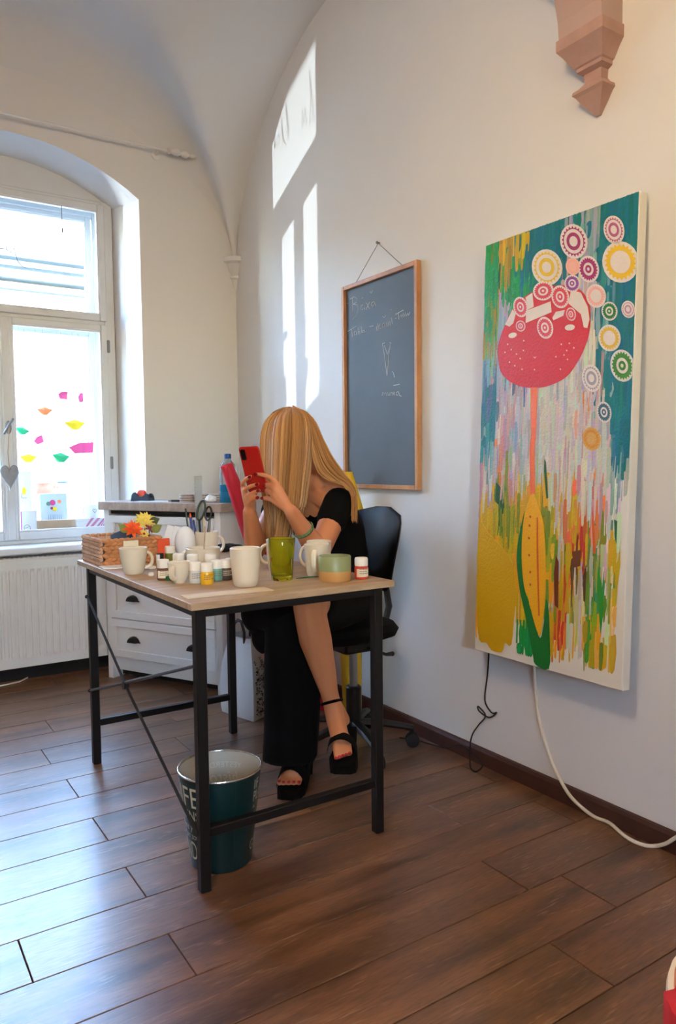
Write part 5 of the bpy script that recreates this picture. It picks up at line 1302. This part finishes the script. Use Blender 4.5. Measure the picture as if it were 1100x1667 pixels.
body.ball(HC+V((.012, 0, .012)), .092, 20, 14, sc=(1.0, .86, 1.12)); limb([HC-V((0, 0, .03)), HC+FD*.055+V((0, 0, -.055)), HC+FD*.085+V((0, 0, -.062))], [.07, .05, .028])
FU = (V((0, 0, 1))-FD*FD.z).normalized(); FS = FD.cross(FU)
limb([HC+FD*.086+FU*.008, HC+FD*.102-FU*.022], [.008, .012]); 
for s in (-1, 1): limb([HC+FS*s*.082+FU*.012, HC+FS*s*.086-FU*.03], [.014, .010])
# arms
def arm(S, E, Wr):
    limb([S, S.lerp(E, .35), S.lerp(E, .75), E], [.050, .046, .040, .036], 14); limb([E, E.lerp(Wr, .25), E.lerp(Wr, .7), Wr], [.036, .039, .029, .0235], 14)
arm(SHL, ELL, WRL); arm(SHR, ELR, WRR)
nails = []
def fingers(wr, lst, r=.0082):
    for pts in lst:
        q = [p if isinstance(p, Vector) else W(*p) for p in pts]
        limb([wr.lerp(q[0], .12), wr.lerp(q[0], .6), q[0]], [.014, .0125, .0105], 10)
        n_ = len(q); limb(q, [.0098]+[r]*(n_-2)+[r*.82], 10)
        nails.append((q[-1], (q[-1]-q[-2]).normalized()))
fingers(WRL, [[(451, 788, 2.42), (440, 777.5, 2.432), PB(427, 773), PB(417, 772)], [(448, 797, 2.415), (441, 791, 2.432), PB(434, 789.5), PB(430.5, 789.5)],
              [(446, 806, 2.42), (439, 801, 2.44), PB(433, 799.5), PB(430.5, 799)], [(444, 814, 2.43), (437, 812, 2.45), PB(431, 811), PB(428, 811)]])
limb([WRL.lerp(W(462, 812, 2.43), .3), W(460, 808, 2.44), W(448, 797, 2.488), PS(438, 788), PS(431, 783)], [.016, .0135, .0108, .0100, .0088], 10)
fingers(WRR, [[(396, 796, 2.53), (394.5, 786, 2.497), PB(401, 779), PB(408, 775.5)], [(398, 805, 2.53), (398, 797, 2.500), PB(408, 791.5), PB(420, 788)],
              [(401, 813, 2.535), (403, 807, 2.503), PB(413, 801.5), PB(422, 798)], [(405, 820, 2.535), (409, 815, 2.505), PB(416, 811), PB(421, 809.5)]], .0078)
limb([WRR.lerp(W(408, 815, 2.54), .3), W(409, 814, 2.545), W(414, 805, 2.53), PS(419, 793)], [.016, .0135, .0108, .009], 10)
# bare crossed leg
KN, AN = W(503, 981, 2.335), W(540, 1143, 2.42)
limb([V((1.50, 2.28, .585)), V((1.36, 2.16, .605)), KN], [.085, .074, .052], 16)
limb([KN, W(507, 1010, 2.36), W(513, 1040, 2.385), W(527, 1092, 2.41), W(536, 1128, 2.418), AN], [.052, .0515, .053, .040, .029, .028], 16)
TOE = W(557, 1228, 2.30)
limb([AN, W(546, 1170, 2.395), W(553, 1200, 2.345)], [.030, .031, .029], 14); limb([AN+V((.012, .02, 0)), W(559, 1172, 2.455)], [.026, .022], 12)
tv = (W(572, 1222, 2.31)-W(542, 1233, 2.29))
for k in range(5):
    b = W(545, 1206, 2.335).lerp(W(566, 1200, 2.345), k/4); e = W(547, 1234, 2.29).lerp(W(569, 1226, 2.305), k/4); limb([b, b.lerp(e, .55), e], [.011, .0095, .0075 if k < 4 else .0095], 8)
# planted leg, foot on the floor
TP = onz(471, 1273, .052); FH = V((C_FWD.x, C_FWD.y, 0)).normalized(); RH_ = V((FH.y, -FH.x, 0))
FH2 = (FH*.97+RH_*.22).normalized(); RH2 = V((FH2.y, -FH2.x, 0))
AK = TP+FH2*.155+V((0, 0, .135)); KP = V((1.165, 2.27, .585))
limb([V((1.51, 2.45, .585)), V((1.33, 2.36, .60)), KP], [.085, .075, .058], 16); limb([KP, KP.lerp(AK, .3), KP.lerp(AK, .75), AK], [.054, .052, .036, .030], 16)
limb([AK, TP+FH2*.10+V((0, 0, .055)), TP+FH2*.035+V((0, 0, .016))], [.033, .033, .026], 14); limb([AK, TP+FH2*.20+V((0, 0, .075))], [.03, .024], 12)
for k in range(5):
    o_ = (k-2)*.0155; b = TP+FH2*.045+RH2*o_*.9+V((0, 0, .008)); e = TP-FH2*(.012-.004*abs(k-1))+RH2*o_*1.05+V((0, 0, -.002)); limb([b, b.lerp(e, .5)+V((0, 0, .003)), e], [.011, .0095, .0078 if k else .0098], 8)
person = obj('person', body, 'skin'); bake(person, .0042, 5, .5)
tag(person, 'person with long blonde hair and black off-shoulder dress seated at the table holding a phone', 'person')
for (p, d) in nails:
    n_ = (CAM0-p).normalized(); n_ = (n_-d*n_.dot(d)).normalized(); s_ = d.cross(n_); c = p+n_*.0068-d*.001
    Mx = Matrix((s_, d, n_)).transposed().to_4x4(); mb = MB(); mb.ball(c, .0068, 10, 6, sc=(.78, 1.25, .28), M=Mx); obj('fingernail', mb, 'nail', person)
for s in (-1, 1):
    c = HC+FD*.083+FU*.02+FS*s*.032; mb = MB(); mb.ball(c, .012, 10, 8); e_ = obj('eye', mb, 'eye_white', person); obj('iris', MB().ball(c+FD*.009, .0055, 8, 6), 'iris', e_)
obj('mouth', MB().tube([HC+FD*.092-FU*.052-FS*.022, HC+FD*.104-FU*.05, HC+FD*.092-FU*.052+FS*.022], [.002, .006, .002], 8), 'lips', person)
for k in range(5):
    e = W(547, 1234, 2.29).lerp(W(569, 1226, 2.305), k/4); e2 = TP-FH2*(.012-.004*abs(k-1))+RH2*(k-2)*.0155*1.05+V((0, 0, .004))
    for c in (e, e2):
        n_ = (CAM0-c).normalized(); obj('toenail', MB().ball(c+n_*.0060, .0066, 8, 6, sc=(1, 1, .7)), 'toenail_red', person)
# dress
dm = MB()
def dl(pts, rad, n=18, flat=1.0, up=None): dm.tube(pts, rad, n, flat=flat, up=up, round_ends=True)
upv = sh_dir.cross(V((0, 0, 1)))
dl([V((1.565, 2.385, .615)), V((1.575, 2.385, .70)), V((1.545, 2.383, .83)), V((1.510, 2.380, .895))], [.128, .112, .118, .122], 20, .78, upv)
for S, E in ((SHL, ELL), (SHR, ELR)): dl([S+V((0, 0, 0)), S.lerp(E, .18), S.lerp(E, .36)], [.056, .056, .055], 16)
dl([SHL+V((.01, .03, -.03)), V((1.50, 2.38, .90)), SHR+V((.03, -.03, -.03))], [.056, .072, .056], 14)
KD = V((1.37, 2.17, .600)); dl([V((1.54, 2.30, .600)), KD, KD.lerp(KN, .66)], [.108, .092, .070], 16)
dl([V((1.54, 2.46, .600)), V((1.34, 2.37, .60)), KP+V((0, 0, -.005))], [.108, .095, .078], 16)
dl([V((1.45, 2.35, .56)), V((1.25, 2.27, .56)), V((1.19, 2.26, .50))], [.09, .085, .07], 14)
HM = W(470, 1232, 2.52)
dm.tube([KP, W(465, 1010, 2.475), W(468, 1090, 2.49), W(470, 1160, 2.505), W(470, 1200, 2.51), W(469, 1238, 2.505)], [.072, .076, .082, .085, .087, .090], 20, flat=.95)
dm.tube([W(500, 985, 2.47), W(502, 1060, 2.49), W(498, 1150, 2.52), W(490, 1228, 2.53)], [.05, .045, .05, .055], 14)
dress = obj('dress', dm, 'black_fabric', person); bake(dress, .007, 5, .5)
dress['label'] = 'black off-shoulder dress'
# sandals
def strap(pts, r=.005, flat=.5): 
    mb = MB(); mb.tube(pts, r, 8, flat=flat); return mb
mb = MB(); rings = []
for t, hw, z0_, z1_ in ((-.03, .022, .004, .036), (-.02, .036, 0, .038), (.03, .044, 0, .040), (.09, .038, .0, .062), (.15, .031, .02, .098), (.20, .028, .06, .115), (.225, .018, .07, .118)):
    c = TP+FH2*t; c.z = 0; rings.append([c-RH2*hw+V((0, 0, z0_)), c+RH2*hw+V((0, 0, z0_)), c+RH2*hw+V((0, 0, z1_)), c-RH2*hw+V((0, 0, z1_))])
mb.loft(rings); sd1 = obj('sandal', mb, 'black_fabric', person, smooth=False); sd1['label'] = 'black platform sandal on the floor'
c = TP+FH2*.195; c.z = 0; mb = MB(); mb.loft([[c+V((x*.018, y*.018, 0)) for x, y in ((-1, -1), (1, -1), (1, 1), (-1, 1))], [c+V((x*.022, y*.022, .1)) for x, y in ((-1, -1), (1, -1), (1, 1), (-1, 1))]]); obj('heel', mb, 'black_fabric', sd1)
b0 = TP+FH2*.052
mb = MB(); rings = []
for w_ in (-.018, -.008, .012, .024):
    ring = []
    for k in range(13):
        a = PI*k/12; ring.append(b0-FH2*.020+FH2*w_+RH2*.050*math.cos(a)+V((0, 0, -.020+.068*math.sin(a)+.010*w_/.02)))
    rings.append(ring)
rings2 = rings+[[p-V((0, 0, .004)) for p in r] for r in rings[::-1]]
mb.loft(rings2+[rings2[0]], cap=False, close=False); obj('toe_strap', mb, 'black_fabric', sd1)
# sandal on the lifted foot
fa, fb_ = W(566, 1178, 2.47), TOE+V((0, 0, -.012))
fdir = (fb_-fa).normalized(); fsd = (W(576, 1222, 2.31)-W(538, 1232, 2.29)).normalized(); fsd = (fsd-fdir*fsd.dot(fdir)).normalized(); fn = fdir.cross(fsd); 
if fn.dot(V((0, 0, -1))) < 0: fn = -fn
mb = MB(); rings = []; FL = (fb_-fa).length
for t, hw, o0, o1 in ((-.02, .02, .014, .03), (0, .028, .012, .034), (.35, .031, .026, .046), (.65, .040, .022, .052), (.9, .044, .012, .050), (1.06, .040, .008, .046), (1.13, .024, .010, .042)):
    c = fa.lerp(fb_, 0)+fdir*FL*t; rings.append([c-fsd*hw+fn*o0, c+fsd*hw+fn*o0, c+fsd*hw+fn*o1, c-fsd*hw+fn*o1])
mb.loft(rings); sd2 = obj('sandal', mb, 'black_fabric', person, smooth=False); sd2['label'] = 'black platform sandal on the lifted foot'
mb = MB(); c = fa+fn*.02; mb.tube([c, c+fn*.05+fdir*-.01, c+fn*.095+fdir*-.012], [.022, .019, .017], 4); obj('heel', mb, 'black_fabric', sd2)
adir = (W(546, 1170, 2.395)-W(536, 1128, 2.418)).normalized(); a1 = adir.cross(V((1, 0, 0))).normalized(); a2 = adir.cross(a1)
c = AN; mb = MB(); mb.tube([c+(a1*math.cos(2*PI*k/20)+a2*math.sin(2*PI*k/20))*.0335 for k in range(21)], .0048, 6); obj('ankle_strap', mb, 'black_fabric', sd2)
mb = MB(); rings = []
for w_ in (-.016, -.006, .008, .016):
    ring = []
    for k in range(13):
        a = PI*k/12; ring.append(W(556, 1212, 2.325)+fdir*w_+fsd*.046*math.cos(a)-fn*(-.022+.056*math.sin(a)))
    rings.append(ring)
rings2 = rings+[[p+fn*.004 for p in r] for r in rings[::-1]]
mb.loft(rings2+[rings2[0]], cap=False, close=False); obj('toe_strap', mb, 'black_fabric', sd2)
# bracelet on the near wrist
ad = (WRL-ELL).normalized(); c = ELL.lerp(WRL, .58); a1 = ad.cross(V((0, 0, 1))).normalized(); a2 = ad.cross(a1)
rings = []
for k in range(25):
    a = 2*PI*k/24; rad_ = a1*math.cos(a)+a2*math.sin(a); c2 = c+rad_*.0345; rings.append([c2-ad*.0075, c2+rad_*.003, c2+ad*.0075, c2-rad_*.001])
mb = MB(); mb.loft(rings); obj('bracelet', mb, 'bracelet', person); 
mb = MB(); p = c-C_RIGHT*.033-C_FWD*.006; mb.tube([p, p+V((-.004, 0, -.012)), p+V((.002, 0, -.03))], .0013, 5); mb.ball(p, .004); obj('bracelet_clasp', mb, 'bin_rim', person)
# hair
hm = MB(); rh = random.Random(3)
cdk, clt, crd = lin((92, 60, 30)), lin((212, 166, 106)), lin((162, 108, 56))
def strand(ctrl, r=.0036, n=4, t_end=1.0):
    pts = [W(*c) for c in ctrl]; path = crom(pts, 4)
    m_ = len(path); rad_ = [r*(.6+.4*min(1, 4*i/m_))*(1 if i < m_*.7 else max(.12, 1-(i-m_*.7)/(m_*.3)*.85)) for i in range(m_)]
    f = rh.random(); g = rh.random()
    col = tuple((cdk[q]*(1-f)+clt[q]*f)*.55+crd[q]*.45*(.7+.6*g) for q in range(3))
    hm.tube(path, rad_, n, flat=.7, col=col)
def lerp(a, b, t): return a+(b-a)*t
for k in range(330):
    s = rh.random(); lay = rh.random()
    j = rh.uniform(-1.2, 1.2); bul = math.sqrt(max(0, 1-(2*s-1)**2))
    dh = 2.660-.098*bul+.025*lay; dl_ = 2.60-.05*bul+.05*lay
    end = rh.uniform(845, 893)
    if s > .75: end = rh.uniform(800, 870)
    strand([(lerp(462, 482, s)+rh.uniform(-2, 2), 663+4*abs(s-.4)+rh.uniform(-1, 1), 2.68-.02*bul), (lerp(436, 502, s)+j, 676+4*(1-s)-2*bul, 2.672-.07*bul+.02*lay), (lerp(425, 509, s)+j, 705, dh), (lerp(423, 508, s)+j, 740, dh-.005),
            (lerp(424, 502, s)+j*1.5, 785, lerp(dh, dl_, .6)), (lerp(429, 495, s)+j*2, 825, dl_), (lerp(436, 484, s)+j*2.5, end, dl_+.01)])
for k in range(230):
    s = rh.random(); lay = rh.random(); j = rh.uniform(-1, 1)
    c = [(lerp(482, 476, s), lerp(665, 661, s)+rh.uniform(-1, 1), 2.675), (lerp(500, 508, s)+j, lerp(690, 680, s), 2.645+.03*lay), (lerp(508, 526, s)+j, lerp(735, 716, s), 2.625+.05*lay), (lerp(518, 542, s)+j, lerp(768, 746, s), 2.605+.05*lay), (lerp(534, 560, s)+j, lerp(781, 771, s), 2.60+.05*lay)]
    if rh.random() < .72: c += [(lerp(548, 570, s)+j, lerp(787, 783, s), 2.60+.03*lay), (lerp(560, 578, s)+j, lerp(790, 794, s)+rh.uniform(-1, 4), 2.60+.03*lay)]
    else: c += [(lerp(556, 572, s)+j, lerp(788, 786, s), 2.595+.02*lay), (lerp(571, 580, s), 806, 2.59), (lerp(572, 582, s)+j, rh.uniform(825, 852), 2.592)]
    strand(c)
for k in range(120):
    s = rh.random(); lay = rh.random()
    strand([(lerp(460, 482, s), 664, 2.69), (lerp(440, 505, s), 676, 2.73), (lerp(430, 512, s), 710, 2.765), (lerp(432, 520, s), 750, 2.76), (lerp(436, 545, s), 785, 2.76), (lerp(440, 560, s), rh.uniform(800, 830), 2.75)])
for k in range(60):   # tips on the far side of the chest
    s = rh.random(); strand([(lerp(428, 440, s), 760, 2.66), (lerp(432, 444, s), 810, 2.64), (lerp(436, 446, s), 850, 2.63), (lerp(438, 450, s), rh.uniform(870, 893), 2.62)], .003)
for k in range(70):
    s = rh.random(); strand([(lerp(448, 478, s), 800, 2.575), (lerp(450, 476, s), 835, 2.56), (lerp(448, 470, s), 865, 2.555), (lerp(446, 466, s), rh.uniform(878, 893), 2.55)], .0035)
hair = obj('hair', hm, 'hair', person); hair['label'] = 'long straight blonde hair falling over the face'
mb = MB(); mb.ball(HC+V((.012, 0, .014)), .096, 24, 16, sc=(1.02, .9, 1.13))
keep = []
for f in mb.f:
    c = sum((V(mb.v[i]) for i in f), V((0, 0, 0)))/len(f)-HC
    if c.normalized().dot(FD) < .35 and c.z > -.07: keep.append(f)
mb.f = keep; mb.c = [tuple(v*.7 for v in crd)]*len(keep); obj('hair_cap', mb, 'hair', hair)

# phone in the hands
ph = empty('smartphone', tl+wv_*pw/2+hv_*phh/2, 0, 'smartphone with a red back held up in both hands', 'phone')
def rrect(w, h, r, d, n=6):
    out = []
    for cx, cy, a0 in ((w/2-r, h/2-r, 0), (-w/2+r, h/2-r, PI/2), (-w/2+r, -h/2+r, PI), (w/2-r, -h/2+r, 1.5*PI)):
        for k in range(n+1):
            a = a0+PI/2*k/n; out.append(wv_*(cx+r*math.cos(a))+hv_*(cy+r*math.sin(a))+nv_*d)
    return out
mb = MB(); mb.loft([rrect(pw-.003, phh-.003, .009, -.004), rrect(pw, phh, .010, -.0025), rrect(pw, phh, .010, .0025), rrect(pw-.003, phh-.003, .009, .004)]); obj('shell', mb, 'phone_red', ph)
mb = MB(); off = wv_*(-pw/2+.015)+hv_*(-phh/2+.026)
mb.loft([[p+off for p in rrect(.018, .036, .005, .0035)], [p+off for p in rrect(.018, .036, .005, .0052)]]); cmx = obj('camera_block', mb, 'phone_black', ph)
for k in (-1, 0, 1):
    mb = MB(); Mx = Matrix.Translation(off+hv_*.010*k+nv_*.0050) @ nv_.to_track_quat('Z', 'Y').to_matrix().to_4x4(); mb.lathe([(.0042, 0), (.0042, .0008), (.003, .001)], 14, Mx); obj('lens', mb, 'black_leather', cmx)
mb = MB(); mb.loft([rrect(pw-.006, phh-.006, .008, -.0039), rrect(pw-.006, phh-.006, .008, -.0044)]); obj('screen', mb, 'phone_black', ph)

# ------------------------------------------------------------------ unidentified red and cream shape low at the right, made up as a stool
sp_ = onz(1083, 1604, .452); ctr = sp_+V((C_RIGHT.x, C_RIGHT.y, 0)).normalized()*.172; ctr.z = 0
for _k in range(8):      # settle the seat so that its edge shows where the photograph has it
    best = None
    for q in range(120):
        p = ctr+V((.174*math.cos(2*PI*q/120), .174*math.sin(2*PI*q/120), .458))-CAM0; d = p.dot(C_FWD); x_, y_ = 550+FPX*p.dot(C_RIGHT)/d, 833.5+FPX*p.dot(C_DOWN)/d
        if best is None or x_ < best[0]: best = (x_, y_)
    sh = onz(1083, 1597, .458)-onz(best[0], best[1], .458); ctr += V((sh.x, sh.y, 0))
stl = empty('stand_in_stool', ctr, 0, 'made-up round stool with a tan pad and cream rim under a red cloth', 'stool')
mb = MB(); mb.lathe([(.150, .435), (.172, .438), (.174, .448), (.172, .458), (.166, .460)], 40); obj('seat_rim', mb, 'cream_edge', stl)
mb = MB(); mb.lathe([(.1655, .452), (.165, .464), (.160, .468), (0, .470)], 40); obj('pad', mb, 'tan_pad', stl)
for k in range(4):
    a = PI/4+PI/2*k; mb = MB(); mb.tube([(.11*math.cos(a), .11*math.sin(a), .43), (.155*math.cos(a), .155*math.sin(a), 0)], [.014, .011], 10); obj('leg', mb, 'cream_edge', stl)
tc_ = V((-C_FWD.x, -C_FWD.y, 0)).normalized(); tr_ = V((C_RIGHT.x, C_RIGHT.y, 0)).normalized()
RC = .168
def rim_ang(px, py):
    p = onz(px, py, .472)-ctr; return p
q1, q2 = rim_ang(1089, 1634), rim_ang(1100, 1606); dv = V((q2.x-q1.x, q2.y-q1.y, 0)).normalized(); q0 = V((q1.x, q1.y, 0))
bq_ = q0.dot(dv); cq_ = q0.length_squared-RC*RC; dq_ = math.sqrt(max(0, bq_*bq_-cq_)); eA, eB = q0+dv*(-bq_-dq_), q0+dv*(-bq_+dq_)   # chord ends on the rim
aA, aB = math.atan2(eA.y, eA.x), math.atan2(eB.y, eB.x); am = math.atan2(tr_.y, tr_.x)
span = (aB-aA) % (2*PI)
if (am-aA) % (2*PI) > span: span -= 2*PI      # go round by the side away from the chord
mb = MB(); rings = []
for i in range(33):
    t = i/32; th_ = aA+span*t; e_ = V((math.cos(th_), math.sin(th_), 0)); ch_ = eA.lerp(eB, t); wv2 = .004*math.sin(19*t)
    ring = [ch_+V((0, 0, .4725)), ch_.lerp(e_*RC, .5)+V((0, 0, .4728)), e_*RC+V((0, 0, .4722))]
    ring += [e_*(.1785+max(0, wv2)*f_)+V((0, 0, z_)) for z_, f_ in ((.468, 0), (.455, .3), (.41, 1), (.35, 1.6), (.29, 2.2))]
    rings.append(ring)
mb.loft(rings, cap=False, close=False); cl_ = obj('cloth', mb, 'red_cloth', loc=ctr); sf = cl_.modifiers.new('t', 'SOLIDIFY'); sf.thickness = .003; sf.offset = 0
tag(cl_, 'red cloth hanging over the front of the made-up stool', 'cloth')

# ------------------------------------------------------------------ globe lamp added out of view for warm light on this end
lp_ = empty('fill_lamp', LAMP_POS, 0, 'added opal globe lamp hanging unseen from the vault for warm fill light', 'lamp')
zc = max(archx(LAMP_POS[0]), archy(LAMP_POS[1]))-LAMP_POS[2]
mb = MB(); mb.tube([(0, 0, .12), (0, 0, zc)], .004, 8); obj('cord', mb, 'cable_white', lp_)
mb = MB(); mb.lathe([(.05, .10), (.05, .13), (.02, .15)], 24); obj('cap', mb, 'lamp_shade', lp_)
mb = MB(); mb.ball((0, 0, -.05), .16, 28, 18); obj('globe', mb, 'bulb', lp_)
